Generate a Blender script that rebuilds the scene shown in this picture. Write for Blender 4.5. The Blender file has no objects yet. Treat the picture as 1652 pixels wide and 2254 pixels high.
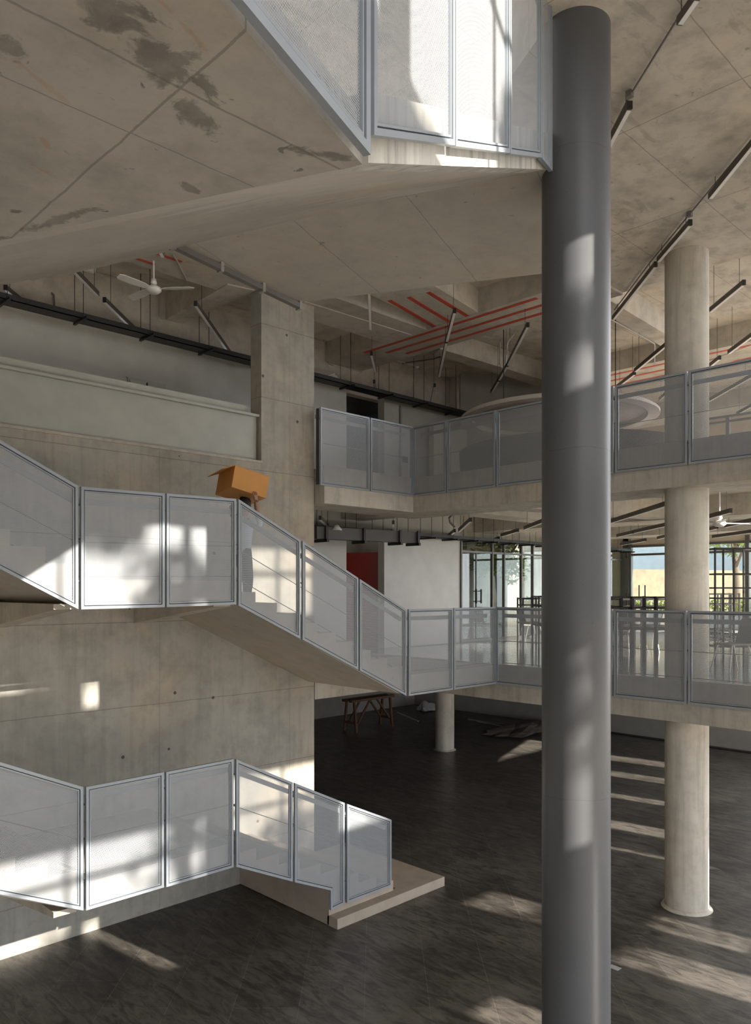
import bpy, bmesh, math, random
from mathutils import Vector, Matrix
random.seed(7)
C = bpy.context.scene.collection
F_PX, CX, HY, E = 1705.0, 826.0, 1298.0, 4.75
FW = (0.701, 0.713)           # camera heading in building axes (u along the stair wall, v across it)
RT = (0.713, -0.701)

def cam(X, Y):
    return (X*RT[0] + Y*FW[0], X*RT[1] + Y*FW[1])
def pz(x, y, z):
    d = z*F_PX/(HY - y); k = (x - CX)/F_PX
    u, v = cam(k*d, d)
    return (u, v, z + E)
def pv(x, y, v0):
    k = (x - CX)/F_PX; du, dv = cam(k, 1.0); d = v0/dv
    return (du*d, v0, E + (HY - y)/F_PX*d)
def pu(x, y, u0):
    k = (x - CX)/F_PX; du, dv = cam(k, 1.0); d = u0/du
    return (u0, dv*d, E + (HY - y)/F_PX*d)
def pd(x, y, d):
    k = (x - CX)/F_PX; u, v = cam(k*d, d)
    return (u, v, E + (HY - y)/F_PX*d)

# ------------------------------------------------------------------ mesh builder
class MB:
    def __init__(s): s.v = []; s.f = []
    def add(s, vs, fs):
        o = len(s.v); s.v += [tuple(p) for p in vs]; s.f += [tuple(i + o for i in f) for f in fs]; return s
    def box(s, x0, x1, y0, y1, z0, z1):
        if x0 > x1: x0, x1 = x1, x0
        if y0 > y1: y0, y1 = y1, y0
        if z0 > z1: z0, z1 = z1, z0
        return s.add([(x0,y0,z0),(x1,y0,z0),(x1,y1,z0),(x0,y1,z0),(x0,y0,z1),(x1,y0,z1),(x1,y1,z1),(x0,y1,z1)],
              [(0,3,2,1),(4,5,6,7),(0,1,5,4),(1,2,6,5),(2,3,7,6),(3,0,4,7)])
    def prism(s, poly, z0, z1):
        """poly: xy points; z0 / z1 numbers or lists"""
        n = len(poly)
        a = sum(poly[i][0]*poly[(i+1)%n][1] - poly[(i+1)%n][0]*poly[i][1] for i in range(n))
        za = z0 if isinstance(z0, (list, tuple)) else [z0]*n
        zb = z1 if isinstance(z1, (list, tuple)) else [z1]*n
        idx = list(range(n))
        if a < 0: idx.reverse()
        vs = [(poly[i][0], poly[i][1], za[i]) for i in idx] + [(poly[i][0], poly[i][1], zb[i]) for i in idx]
        fs = [tuple(range(n-1, -1, -1)), tuple(range(n, 2*n))]
        fs += [(i, (i+1) % n, n + (i+1) % n, n + i) for i in range(n)]
        return s.add(vs, fs)
    def vprism(s, prof, axis, a0, a1):
        """profile (t,z) extruded along axis: 'v' -> prof t is u, from v=a0..a1 ; 'u' -> prof t is v"""
        n = len(prof)
        if axis == 'v':
            A = [(t, a0, z) for t, z in prof]; B = [(t, a1, z) for t, z in prof]
        else:
            A = [(a0, t, z) for t, z in prof]; B = [(a1, t, z) for t, z in prof]
        s.add(A + B, [tuple(range(n)), tuple(range(2*n-1, n-1, -1))] + [(i, n+i, n+(i+1)%n, (i+1)%n) for i in range(n)])
        return s
    def bar(s, p, q, w, h=None, up=(0,0,1)):
        h = h or w
        p, q = Vector(p), Vector(q); d = (q - p)
        if d.length < 1e-6: return s
        d.normalize(); upv = Vector(up)
        if abs(d.dot(upv)) > .98: upv = Vector((1,0,0))
        r = d.cross(upv).normalized(); t = r.cross(d).normalized()
        vs = []
        for c in (p, q):
            for a, b in ((-1,-1),(1,-1),(1,1),(-1,1)):
                vs.append(c + r*a*w/2 + t*b*h/2)
        return s.add(vs, [(0,1,2,3),(7,6,5,4),(0,4,5,1),(1,5,6,2),(2,6,7,3),(3,7,4,0)])
    def tube(s, pts, r, n=8, closed=False):
        pts = [Vector(p) for p in pts]; m = len(pts); rings = []
        rr = r if isinstance(r, (list, tuple)) else [r]*m
        prev = None; base = len(s.v); vs = []; fs = []
        for i, p in enumerate(pts):
            a = pts[max(i-1, 0)] if not closed else pts[(i-1) % m]
            b = pts[min(i+1, m-1)] if not closed else pts[(i+1) % m]
            d = (b - a).normalized()
            if prev is None:
                ref = Vector((0,0,1)) if abs(d.z) < .9 else Vector((1,0,0))
                x = d.cross(ref).normalized()
            else:
                x = (prev - d*prev.dot(d)).normalized()
            prev = x; y = d.cross(x)
            for k in range(n):
                t = 2*math.pi*k/n
                vs.append(p + (x*math.cos(t) + y*math.sin(t))*rr[i])
        for i in range(m-1 if not closed else m):
            j = (i+1) % m
            for k in range(n):
                fs.append((i*n+k, i*n+(k+1) % n, j*n+(k+1) % n, j*n+k))
        if not closed:
            fs.append(tuple(range(n-1, -1, -1))); fs.append(tuple((m-1)*n+k for k in range(n)))
        return s.add(vs, fs)
    def lathe(s, prof, c=(0,0,0), n=24, a0=0, a1=2*math.pi):
        full = abs(a1 - a0 - 2*math.pi) < 1e-6
        m = n if full else n + 1
        vs = []; fs = []
        for i in range(m):
            t = a0 + (a1 - a0)*i/n
            for r, z in prof: vs.append((c[0] + r*math.cos(t), c[1] + r*math.sin(t), c[2] + z))
        k = len(prof)
        for i in range(n if full else n):
            j = (i+1) % m if full else i+1
            for q in range(k-1):
                fs.append((i*k+q, j*k+q, j*k+q+1, i*k+q+1))
        return s.add(vs, fs)
    def build(s, name, mat, parent=None, smooth=False, bevel=0):
        me = bpy.data.meshes.new(name)
        me.from_pydata(s.v, [], s.f); me.update()
        bm = bmesh.new(); bm.from_mesh(me)
        bmesh.ops.remove_doubles(bm, verts=bm.verts, dist=1e-5)
        bmesh.ops.recalc_face_normals(bm, faces=bm.faces)
        bm.to_mesh(me); bm.free()
        o = bpy.data.objects.new(name, me); C.objects.link(o)
        if mat: me.materials.append(mat)
        if smooth:
            for p in me.polygons: p.use_smooth = True
        if smooth == 'auto':
            me.set_sharp_from_angle(angle=math.radians(35))
        if bevel:
            b = o.modifiers.new('bevel', 'BEVEL'); b.width = bevel; b.segments = 2; b.limit_method = 'ANGLE'
        if parent: o.parent = parent
        return o

def tag(o, label=None, cat=None, group=None, kind=None):
    if label: o['label'] = label
    if cat: o['category'] = cat
    if group: o['group'] = group
    if kind: o['kind'] = kind
    return o
def empty(name, loc, label, cat, group=None, rz=0):
    o = bpy.data.objects.new(name, None); C.objects.link(o)
    o.location = loc; o.rotation_euler = (0, 0, rz); o.empty_display_size = .2
    return tag(o, label, cat, group)
def root_for(name, loc, label, cat, group=None):
    """Empty at loc whose parts are built in world coordinates"""
    o = empty(name, loc, label, cat, group)
    return o
def part(mb, name, mat, root, **kw):
    """build in world coordinates, child of an empty placed at root.location"""
    L = Vector((0,0,0)); r = root
    while r: L += Vector(r.location); r = r.parent
    mb.v = [tuple(Vector(p) - L) for p in mb.v]
    o = mb.build(name, mat, root, **kw)
    return o
def struct(mb, name, mat, **kw):
    return tag(mb.build(name, mat, **kw), kind='structure')

# ------------------------------------------------------------------ materials
def nodes(name):
    m = bpy.data.materials.new(name); m.use_nodes = True
    nt = m.node_tree; b = nt.nodes['Principled BSDF']
    return m, nt, b
def N(nt, t, **kw):
    n = nt.nodes.new(t)
    for k, v in kw.items():
        if k in n.inputs.keys(): n.inputs[k].default_value = v
        else: setattr(n, k, v)
    return n
def L(nt, a, b): nt.links.new(a, b)
def math_n(nt, op, a, b=None, c=None):
    n = nt.nodes.new('ShaderNodeMath'); n.operation = op
    for i, x in enumerate((a, b, c)):
        if x is None: continue
        if isinstance(x, (int, float)): n.inputs[i].default_value = x
        else: nt.links.new(x, n.inputs[i])
    return n.outputs[0]
def mix_c(nt, fac, a, b, mode='MIX'):
    n = nt.nodes.new('ShaderNodeMix'); n.data_type = 'RGBA'; n.blend_type = mode
    if isinstance(fac, (int, float)): n.inputs[0].default_value = fac
    else: nt.links.new(fac, n.inputs[0])
    for i, x in ((6, a), (7, b)):
        if isinstance(x, (tuple, list)): n.inputs[i].default_value = (*x[:3], 1)
        else: nt.links.new(x, n.inputs[i])
    return n.outputs[2]
def ramp(nt, src, p0, p1, c0=(0,0,0), c1=(1,1,1)):
    n = nt.nodes.new('ShaderNodeValToRGB'); e = n.color_ramp.elements
    e[0].position = p0; e[1].position = p1
    e[0].color = (*c0, 1) if len(c0) == 3 else c0; e[1].color = (*c1, 1)
    nt.links.new(src, n.inputs[0]); return n.outputs[0]
def rdot(p): return -.355*p[0] + .935*p[1]
def simple(name, col, rough=.5, metal=0.0, emit=None, spec=None):
    m, nt, b = nodes(name)
    b.inputs['Base Color'].default_value = (*col, 1); b.inputs['Roughness'].default_value = rough
    b.inputs['Metallic'].default_value = metal
    if spec is not None: b.inputs['Specular IOR Level'].default_value = spec
    # fine tone variation
    g = N(nt, 'ShaderNodeNewGeometry'); n = N(nt, 'ShaderNodeTexNoise', Scale=3.0, Detail=4.0); L(nt, g.outputs['Position'], n.inputs['Vector'])
    c = mix_c(nt, ramp(nt, n.outputs[0], .35, .7), tuple(x*.93 for x in col), tuple(min(1, x*1.05) for x in col))
    L(nt, c, b.inputs['Base Color'])
    if emit:
        b.inputs['Emission Color'].default_value = (*emit[0], 1); b.inputs['Emission Strength'].default_value = emit[1]
    return m
def concrete(name, base, dark, warm, stain=.5, streak=0.0, joints=(), blot=0.0, holes=False, rough=.85, bump=.25, spots=0.0, seed=0.0, blobs=()):
    """joints: list of (axis, spacing, offset, width)"""
    m, nt, b = nodes(name)
    g = N(nt, 'ShaderNodeNewGeometry'); pos = g.outputs['Position']
    mp = N(nt, 'ShaderNodeMapping'); mp.inputs['Location'].default_value = (seed, seed*1.7, seed*.6); L(nt, pos, mp.inputs['Vector']); P0 = mp.outputs[0]
    n1 = N(nt, 'ShaderNodeTexNoise', Scale=.55, Detail=6.0, Roughness=.6); L(nt, P0, n1.inputs['Vector'])
    n2 = N(nt, 'ShaderNodeTexNoise', Scale=3.2, Detail=8.0, Roughness=.65); L(nt, P0, n2.inputs['Vector'])
    n3 = N(nt, 'ShaderNodeTexNoise', Scale=38.0, Detail=5.0, Roughness=.6); L(nt, P0, n3.inputs['Vector'])
    col = mix_c(nt, ramp(nt, n1.outputs[0], .36, .66), base, dark)
    n4 = N(nt, 'ShaderNodeTexNoise', Scale=.8, Detail=3.0); 
    mp2 = N(nt, 'ShaderNodeMapping'); mp2.inputs['Location'].default_value = (13 + seed, 4, 9); L(nt, pos, mp2.inputs['Vector']); L(nt, mp2.outputs[0], n4.inputs['Vector'])
    col = mix_c(nt, math_n(nt, 'MULTIPLY', ramp(nt, n4.outputs[0], .5, .72), .75), col, warm)
    col = mix_c(nt, math_n(nt, 'MULTIPLY', ramp(nt, n2.outputs[0], .45, .68), stain), col, tuple(x*.62 for x in dark))
    col = mix_c(nt, math_n(nt, 'MULTIPLY', ramp(nt, n3.outputs[0], .55, .8), .25), col, tuple(x*.7 for x in dark))
    if streak:
        ms = N(nt, 'ShaderNodeMapping'); ms.inputs['Scale'].default_value = (7, 7, .45); L(nt, P0, ms.inputs['Vector'])
        ns = N(nt, 'ShaderNodeTexNoise', Scale=1.4, Detail=5.0, Roughness=.6); L(nt, ms.outputs[0], ns.inputs['Vector'])
        col = mix_c(nt, math_n(nt, 'MULTIPLY', ramp(nt, ns.outputs[0], .52, .72), streak), col, tuple(x*.6 for x in dark))
        col = mix_c(nt, math_n(nt, 'MULTIPLY', ramp(nt, ns.outputs[0], .30, .46, (1,1,1), (0,0,0)), streak*.55), col, tuple(min(1, x*1.25) for x in base))
    if blot:
        mb_ = N(nt, 'ShaderNodeMapping'); mb_.inputs['Scale'].default_value = (.55, 1.5, 1); mb_.inputs['Rotation'].default_value = (0, 0, .6); L(nt, P0, mb_.inputs['Vector'])
        nb = N(nt, 'ShaderNodeTexNoise', Scale=1.9, Detail=10.0, Roughness=.62, Distortion=.4); L(nt, mb_.outputs[0], nb.inputs['Vector'])
        col = mix_c(nt, math_n(nt, 'MULTIPLY', ramp(nt, nb.outputs[0], .585, .635), blot), col, tuple(x*.5 for x in dark))
    for (ex, ey, rx, ry, rot, dens, rust) in blobs:
        me_ = N(nt, 'ShaderNodeMapping'); me_.vector_type = 'TEXTURE'; me_.inputs['Location'].default_value = (ex, ey, 0); me_.inputs['Rotation'].default_value = (0, 0, rot); me_.inputs['Scale'].default_value = (rx, ry, 1000)
        L(nt, pos, me_.inputs['Vector'])
        ln = N(nt, 'ShaderNodeVectorMath', operation='LENGTH'); L(nt, me_.outputs[0], ln.inputs[0])
        nn = N(nt, 'ShaderNodeTexNoise', Scale=7.0, Detail=9.0, Roughness=.68, Distortion=.5); L(nt, pos, nn.inputs['Vector'])
        val = math_n(nt, 'SUBTRACT', math_n(nt, 'ADD', math_n(nt, 'MULTIPLY', math_n(nt, 'SUBTRACT', nn.outputs[0], .5), 5.0), 1.0), ln.outputs['Value'])
        col = mix_c(nt, math_n(nt, 'MULTIPLY', math_n(nt, 'MULTIPLY', ramp(nt, val, .0, .45), dens), ramp(nt, n2.outputs[0], .25, .55, (.45,.45,.45), (1,1,1))), col, (.42, .22, .09) if rust else tuple(x*.45 for x in dark))
    if spots:
        nv = N(nt, 'ShaderNodeTexNoise', Scale=9.0, Detail=3.0, Roughness=.5, Distortion=.6); L(nt, P0, nv.inputs['Vector'])
        col = mix_c(nt, math_n(nt, 'MULTIPLY', ramp(nt, nv.outputs[0], .70, .73), spots), col, tuple(x*.4 for x in dark))
    sep = N(nt, 'ShaderNodeSeparateXYZ'); L(nt, pos, sep.inputs[0])
    jf = None
    for ax, sp, off, w in joints:
        t = sep.outputs[{'u': 0, 'v': 1, 'z': 2}[ax]] if ax != 'r' else math_n(nt, 'ADD', math_n(nt, 'MULTIPLY', sep.outputs[0], -.355), math_n(nt, 'MULTIPLY', sep.outputs[1], .935))
        wob = math_n(nt, 'MULTIPLY', math_n(nt, 'SUBTRACT', n2.outputs[0], .5), .03)
        t = math_n(nt, 'ADD', math_n(nt, 'ADD', t, wob), -off)
        fr = math_n(nt, 'PINGPONG', t, sp/2)
        d = math_n(nt, 'LESS_THAN', fr, w)
        jf = d if jf is None else math_n(nt, 'MAXIMUM', jf, d)
    if jf is not None:
        col = mix_c(nt, math_n(nt, 'MULTIPLY', jf, .55), col, tuple(x*.42 for x in dark))
    if holes:
        vo = N(nt, 'ShaderNodeTexVoronoi', Scale=1.35); vo.inputs['Randomness'].default_value = .35; L(nt, P0, vo.inputs['Vector'])
        col = mix_c(nt, math_n(nt, 'MULTIPLY', math_n(nt, 'LESS_THAN', vo.outputs['Distance'], .035), .8), col, (.04, .035, .03))
    L(nt, col, b.inputs['Base Color'])
    b.inputs['Roughness'].default_value = rough; b.inputs['Specular IOR Level'].default_value = .25
    bp = N(nt, 'ShaderNodeBump'); bp.inputs['Strength'].default_value = bump; bp.inputs['Distance'].default_value = .01
    hgt = math_n(nt, 'ADD', math_n(nt, 'MULTIPLY', n2.outputs[0], .6), math_n(nt, 'MULTIPLY', n3.outputs[0], .3))
    if jf is not None: hgt = math_n(nt, 'SUBTRACT', hgt, math_n(nt, 'MULTIPLY', jf, .5))
    L(nt, hgt, bp.inputs['Height']); L(nt, bp.outputs[0], b.inputs['Normal'])
    return m

M = {}
CB, CD, CWm = (.43, .415, .365), (.32, .31, .278), (.47, .40, .31)
M['wall'] = concrete('board marked concrete', CB, CD, CWm, stain=.45, streak=.28, joints=(('z', 1.22, .62, .006), ('u', 2.44, .9, .003)), holes=True)
M['pier'] = concrete('pier concrete', (.50, .47, .41), (.42, .40, .355), (.50, .45, .37), stain=.2, streak=.3, joints=(('z', 2.4, .8, .005),))
M['soffitA'] = concrete('stained soffit concrete', (.49, .455, .40), (.40, .37, .33), (.50, .42, .32), stain=.45, blot=.0, spots=.8, blobs=tuple((*pz((xa+xb)/2, (ya+yb)/2, 1.9)[:2], .5*math.dist(pz(xa, ya, 1.9), pz(xb, yb, 1.9)), wd, math.atan2(pz(xb, yb, 1.9)[1]-pz(xa, ya, 1.9)[1], pz(xb, yb, 1.9)[0]-pz(xa, ya, 1.9)[0]), .35 if wd < .02 else .8, wd < .02) for xa, ya, xb, yb, wd in ((0, 105, 145, 225, .014), (355, 5, 450, 105, .012), (90, 300, 110, 330, .015), (10, 330, 120, 390, .01), (195, -20, 330, 110, .09), (300, 60, 380, 190, .11), (375, 205, 460, 290, .055), (425, 160, 485, 225, .035), (-10, 70, 30, 140, .06), (20, 520, 230, 450, .035), (640, 330, 770, 350, .03), (400, 400, 440, 430, .03))), joints=(('u', 30, 1.53, .006), ('v', 30, 2.61, .006), ('v', 30, 3.01, .004)), seed=3.2)
M['soffitB'] = concrete('pale soffit concrete', (.55, .51, .445), (.47, .43, .37), (.55, .47, .37), stain=.25, spots=.45, seed=8.0)
M['soffitC'] = concrete('landing soffit concrete', (.55, .51, .445), (.46, .425, .37), (.54, .46, .36), stain=.3, spots=.5, joints=(('r', abs(rdot(pz(742,567,3.72))-rdot(pz(967,520,3.72))), rdot(pz(742,567,3.72)), .005),), seed=5.0)
M['ceil'] = concrete('ceiling concrete', (.63, .575, .49), (.47, .425, .36), (.64, .55, .42), stain=.6, blot=.35, spots=.5, joints=(('u', 2.2, 1.3, .008), ('v', 1.25, .4, .006)), seed=1.4)
M['beam'] = concrete('beam concrete', (.60, .55, .47), (.45, .415, .355), (.60, .51, .39), stain=.55, streak=.15, seed=2.2)
M['edge'] = concrete('slab edge concrete', (.52, .49, .43), (.40, .375, .33), (.50, .44, .35), stain=.5, streak=.45, seed=6.6)
M['fascia'] = concrete('streaked flight side', (.62, .59, .52), (.42, .40, .35), (.6, .55, .45), stain=.2, streak=1.0, seed=4.1)
M['column'] = concrete('column concrete', (.60, .56, .48), (.48, .45, .39), (.57, .49, .39), stain=.45, streak=.5, seed=9.3)
M['step'] = concrete('step concrete', (.50, .47, .42), (.43, .40, .36), (.5, .45, .38), stain=.2, seed=7.7)
M['plinth'] = concrete('plinth concrete', (.44, .37, .30), (.36, .31, .26), (.45, .36, .27), stain=.3, seed=2.9)
M['ext_conc'] = concrete('weathered boundary wall', (.27, .255, .225), (.18, .17, .15), (.24, .20, .15), stain=.5, streak=1.0, seed=1.9)

# near column paint
def paint_col():
    m, nt, b = nodes('grey painted concrete')
    g = N(nt, 'ShaderNodeNewGeometry'); pos = g.outputs['Position']
    n = N(nt, 'ShaderNodeTexNoise', Scale=1.3, Detail=5.0); L(nt, pos, n.inputs['Vector'])
    c = mix_c(nt, ramp(nt, n.outputs[0], .35, .65), (.092, .096, .102), (.105, .108, .112))
    sp = N(nt, 'ShaderNodeTexNoise', Scale=55.0, Detail=2.0); L(nt, pos, sp.inputs['Vector'])
    lo = N(nt, 'ShaderNodeTexNoise', Scale=2.1, Detail=2.0); L(nt, pos, lo.inputs['Vector'])
    f = math_n(nt, 'MULTIPLY', math_n(nt, 'GREATER_THAN', sp.outputs[0], .69), math_n(nt, 'GREATER_THAN', lo.outputs[0], .56))
    c = mix_c(nt, math_n(nt, 'MULTIPLY', f, .7), c, (.06, .06, .06))
    sep = N(nt, 'ShaderNodeSeparateXYZ'); L(nt, pos, sep.inputs[0])
    wob = math_n(nt, 'MULTIPLY', math_n(nt, 'SUBTRACT', lo.outputs[0], .5), .08)
    for z in (5.97, 2.93, 8.6):
        d = math_n(nt, 'ABSOLUTE', math_n(nt, 'SUBTRACT', math_n(nt, 'ADD', sep.outputs[2], wob), z))
        c = mix_c(nt, math_n(nt, 'MULTIPLY', math_n(nt, 'LESS_THAN', d, .004), .6), c, (.07, .07, .07))
    L(nt, c, b.inputs['Base Color']); b.inputs['Roughness'].default_value = .42; b.inputs['Specular IOR Level'].default_value = .45
    bp = N(nt, 'ShaderNodeBump'); bp.inputs['Strength'].default_value = .12; bp.inputs['Distance'].default_value = .01
    L(nt, n.outputs[0], bp.inputs['Height']); L(nt, bp.outputs[0], b.inputs['Normal'])
    return m
M['paintcol'] = paint_col()

def floor_mat():
    m, nt, b = nodes('dark slate tiles')
    g = N(nt, 'ShaderNodeNewGeometry'); pos = g.outputs['Position']
    mp = N(nt, 'ShaderNodeMapping'); mp.inputs['Rotation'].default_value = (0, 0, -math.radians(45.5)); mp.inputs['Location'].default_value = (.35, .62, 0)
    L(nt, pos, mp.inputs['Vector'])
    br = N(nt, 'ShaderNodeTexBrick', Scale=1.0); br.inputs['Brick Width'].default_value = 1.22; br.inputs['Row Height'].default_value = .745
    br.inputs['Mortar Size'].default_value = .0035; br.inputs['Mortar Smooth'].default_value = .3; br.offset = .5
    br.inputs['Color1'].default_value = (.060, .053, .045, 1); br.inputs['Color2'].default_value = (.090, .080, .068, 1); br.inputs['Mortar'].default_value = (.21, .19, .165, 1)
    L(nt, mp.outputs[0], br.inputs['Vector'])
    n1 = N(nt, 'ShaderNodeTexNoise', Scale=.9, Detail=9.0, Roughness=.68, Distortion=.8); L(nt, pos, n1.inputs['Vector'])
    ms = N(nt, 'ShaderNodeMapping'); ms.inputs['Rotation'].default_value = (0, 0, -math.radians(45.5)); ms.inputs['Scale'].default_value = (2.5, .6, 1); L(nt, pos, ms.inputs['Vector'])
    n2 = N(nt, 'ShaderNodeTexNoise', Scale=3.5, Detail=9.0, Roughness=.7, Distortion=1.0); L(nt, ms.outputs[0], n2.inputs['Vector'])
    c = mix_c(nt, ramp(nt, n1.outputs[0], .40, .62), br.outputs[0], mix_c(nt, .6, br.outputs[0], (.18, .163, .14)))
    c = mix_c(nt, math_n(nt, 'MULTIPLY', ramp(nt, n2.outputs[0], .46, .62), .75), c, (.028, .026, .024))
    c = mix_c(nt, math_n(nt, 'MULTIPLY', ramp(nt, n2.outputs[0], .30, .46, (1,1,1), (0,0,0)), .5), c, (.16, .147, .13))
    sc = N(nt, 'ShaderNodeTexNoise', Scale=60.0, Detail=1.0); L(nt, pos, sc.inputs['Vector'])
    c = mix_c(nt, math_n(nt, 'MULTIPLY', math_n(nt, 'GREATER_THAN', sc.outputs[0], .8), .5), c, (.35, .33, .30))
    L(nt, c, b.inputs['Base Color'])
    r = N(nt, 'ShaderNodeMapRange'); r.inputs['To Min'].default_value = .26; r.inputs['To Max'].default_value = .5; L(nt, n2.outputs[0], r.inputs[0])
    L(nt, r.outputs[0], b.inputs['Roughness']); b.inputs['Specular IOR Level'].default_value = .5
    bp = N(nt, 'ShaderNodeBump'); bp.inputs['Strength'].default_value = .25; bp.inputs['Distance'].default_value = .006
    L(nt, n2.outputs[0], bp.inputs['Height']); L(nt, bp.outputs[0], b.inputs['Normal'])
    return m
M['tile'] = floor_mat()

def mesh_mat():
    m, nt, b = nodes('perforated steel sheet')
    b.inputs['Base Color'].default_value = (.37, .395, .42, 1); b.inputs['Roughness'].default_value = .5; b.inputs['Metallic'].default_value = .15
    g = N(nt, 'ShaderNodeNewGeometry'); sep = N(nt, 'ShaderNodeSeparateXYZ'); L(nt, g.outputs['Position'], sep.inputs[0])
    pitch = .0115
    t = math_n(nt, 'ADD', sep.outputs[0], math_n(nt, 'MULTIPLY', sep.outputs[1], .75))
    row = math_n(nt, 'FLOOR', math_n(nt, 'DIVIDE', sep.outputs[2], pitch))
    zz = math_n(nt, 'PINGPONG', sep.outputs[2], pitch/2)
    xx = math_n(nt, 'PINGPONG', math_n(nt, 'ADD', t, math_n(nt, 'MULTIPLY', row, pitch*.5)), pitch*.6)
    hole = math_n(nt, 'MULTIPLY', math_n(nt, 'GREATER_THAN', zz, pitch*.5*.38), math_n(nt, 'GREATER_THAN', xx, pitch*.6*.34))
    tr = N(nt, 'ShaderNodeBsdfTransparent'); mx = N(nt, 'ShaderNodeMixShader')
    L(nt, hole, mx.inputs[0]); L(nt, b.outputs[0], mx.inputs[1]); L(nt, tr.outputs[0], mx.inputs[2])
    L(nt, mx.outputs[0], nt.nodes['Material Output'].inputs['Surface'])
    return m
M['mesh'] = mesh_mat()
M['frame'] = simple('grey painted steel frame', (.31, .34, .37), .36, .1)
M['shadow_line'] = simple('shadow line and post', (.035, .045, .055), .6)  # shadow line inside each panel frame put in as dark colour; posts share it
M['handrail'] = simple('handrail steel', (.30, .315, .33), .4, .3)
M['cable'] = simple('steel cable', (.16, .15, .14), .5, .5)
M['black'] = simple('black steel', (.018, .017, .016), .5)
M['darkgrey'] = simple('dark grey duct', (.10, .098, .095), .55)
M['housing'] = simple('light housing aluminium', (.10, .085, .07), .5, .2)
M['diffuser'] = simple('opal diffuser', (.80, .78, .75), .45)
M['conduit'] = simple('painted conduit', (.36, .34, .31), .55)
M['conduit_dark'] = simple('grey conduit', (.16, .15, .14), .55)
M['white'] = simple('white plastic', (.75, .74, .70), .45)
M['blue'] = simple('blue plastic', (.03, .16, .42), .4)
M['plaster'] = simple('pale wall paint', (.44, .425, .38), .3)
M['plaster_warm'] = simple('warm beige wall', (.66, .56, .43), .7)
M['parapet'] = simple('parapet board', (.37, .375, .335), .33)
M['greywall'] = simple('grey wall paint', (.32, .30, .27), .6)
M['drum'] = simple('grey drum plaster', (.40, .38, .345), .6)
M['drumtrim'] = simple('drum rim trim', (.62, .58, .52), .5)
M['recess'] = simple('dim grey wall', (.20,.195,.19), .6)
M['red'] = simple('red door paint', (.28, .018, .012), .4)
M['bluedoor'] = simple('navy door paint', (.03, .06, .13), .4)
M['stripe'] = simple('red ceiling stripe', (.52, .075, .04), .6)
M['alu'] = simple('window aluminium', (.15, .145, .135), .4, .3)
M['wood'] = simple('rough timber', (.14, .07, .04), .7)
M['card'] = simple('cardboard', (.60, .29, .085), .75)
M['card_in'] = simple('cardboard flap', (.52, .33, .2), .75)
M['skin'] = simple('skin', (.35, .18, .11), .5)
M['shirt'] = simple('pale blue shirt', (.62, .68, .80), .8)
M['trouser'] = simple('dark trousers', (.06, .065, .08), .8)
M['navy'] = simple('navy sleeve lining', (.03, .04, .10), .8)
M['hair'] = simple('black hair', (.012, .010, .010), .6)
M['shoe'] = simple('dark shoe', (.03, .03, .03), .5)
M['sofa'] = simple('lilac grey upholstery', (.46, .43, .45), .9)
M['chairshell'] = simple('grey chair shell', (.26, .25, .235), .5)
M['chrome'] = simple('pale chair leg', (.65, .64, .62), .25, .7)
M['paving'] = simple('pale paving', (.53, .49, .43), .8)
M['bluewall'] = simple('pale blue render', (.25, .29, .33), .8)
M['bark'] = simple('tree bark', (.16, .12, .09), .9)
M['planter'] = simple('planter render', (.40, .44, .50), .8)
M['orange'] = simple('rust orange upholstery', (.38, .20, .13), .8)
M['darkup'] = simple('dark upholstery', (.09, .08, .07), .8)
M['debris'] = simple('plastic sheet', (.42, .42, .42), .5)
M['debris_dark'] = simple('dirty rubble', (.10, .085, .07), .8)

def leaf_mat(name, a, b_):
    m, nt, b = nodes(name)
    n = N(nt, 'ShaderNodeTexNoise', Scale=2.0, Detail=3.0); g = N(nt, 'ShaderNodeNewGeometry'); L(nt, g.outputs['Position'], n.inputs['Vector'])
    c = mix_c(nt, n.outputs[0], a, b_); L(nt, c, b.inputs['Base Color']); b.inputs['Roughness'].default_value = .6
    tl = N(nt, 'ShaderNodeBsdfTranslucent'); L(nt, c, tl.inputs[0]); mx = N(nt, 'ShaderNodeMixShader'); mx.inputs[0].default_value = .4
    L(nt, b.outputs[0], mx.inputs[1]); L(nt, tl.outputs[0], mx.inputs[2]); L(nt, mx.outputs[0], nt.nodes['Material Output'].inputs['Surface'])
    return m
M['leaf'] = leaf_mat('bright leaves', (.11, .17, .03), (.26, .30, .06))
M['leafd'] = leaf_mat('dark leaves', (.05, .10, .02), (.12, .20, .05))

def glass_mat():
    m, nt, b = nodes('window glass')
    b.inputs['Base Color'].default_value = (.8, .85, .85, 1); b.inputs['Roughness'].default_value = .02; b.inputs['Metallic'].default_value = 0
    gl = N(nt, 'ShaderNodeBsdfGlossy'); gl.inputs['Roughness'].default_value = .01; gl.inputs['Color'].default_value = (1, 1, 1, 1)
    tr = N(nt, 'ShaderNodeBsdfTransparent'); tr.inputs[0].default_value = (.88, .92, .90, 1)
    lw = N(nt, 'ShaderNodeLayerWeight'); lw.inputs[0].default_value = .5; fr = math_n(nt, 'ADD', math_n(nt, 'MULTIPLY', math_n(nt, 'POWER', lw.outputs['Facing'], 5.0), .85), .045)
    mx = N(nt, 'ShaderNodeMixShader'); L(nt, fr, mx.inputs[0]); L(nt, tr.outputs[0], mx.inputs[1]); L(nt, gl.outputs[0], mx.inputs[2])
    L(nt, mx.outputs[0], nt.nodes['Material Output'].inputs['Surface'])
    return m
M['glass'] = glass_mat()
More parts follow.
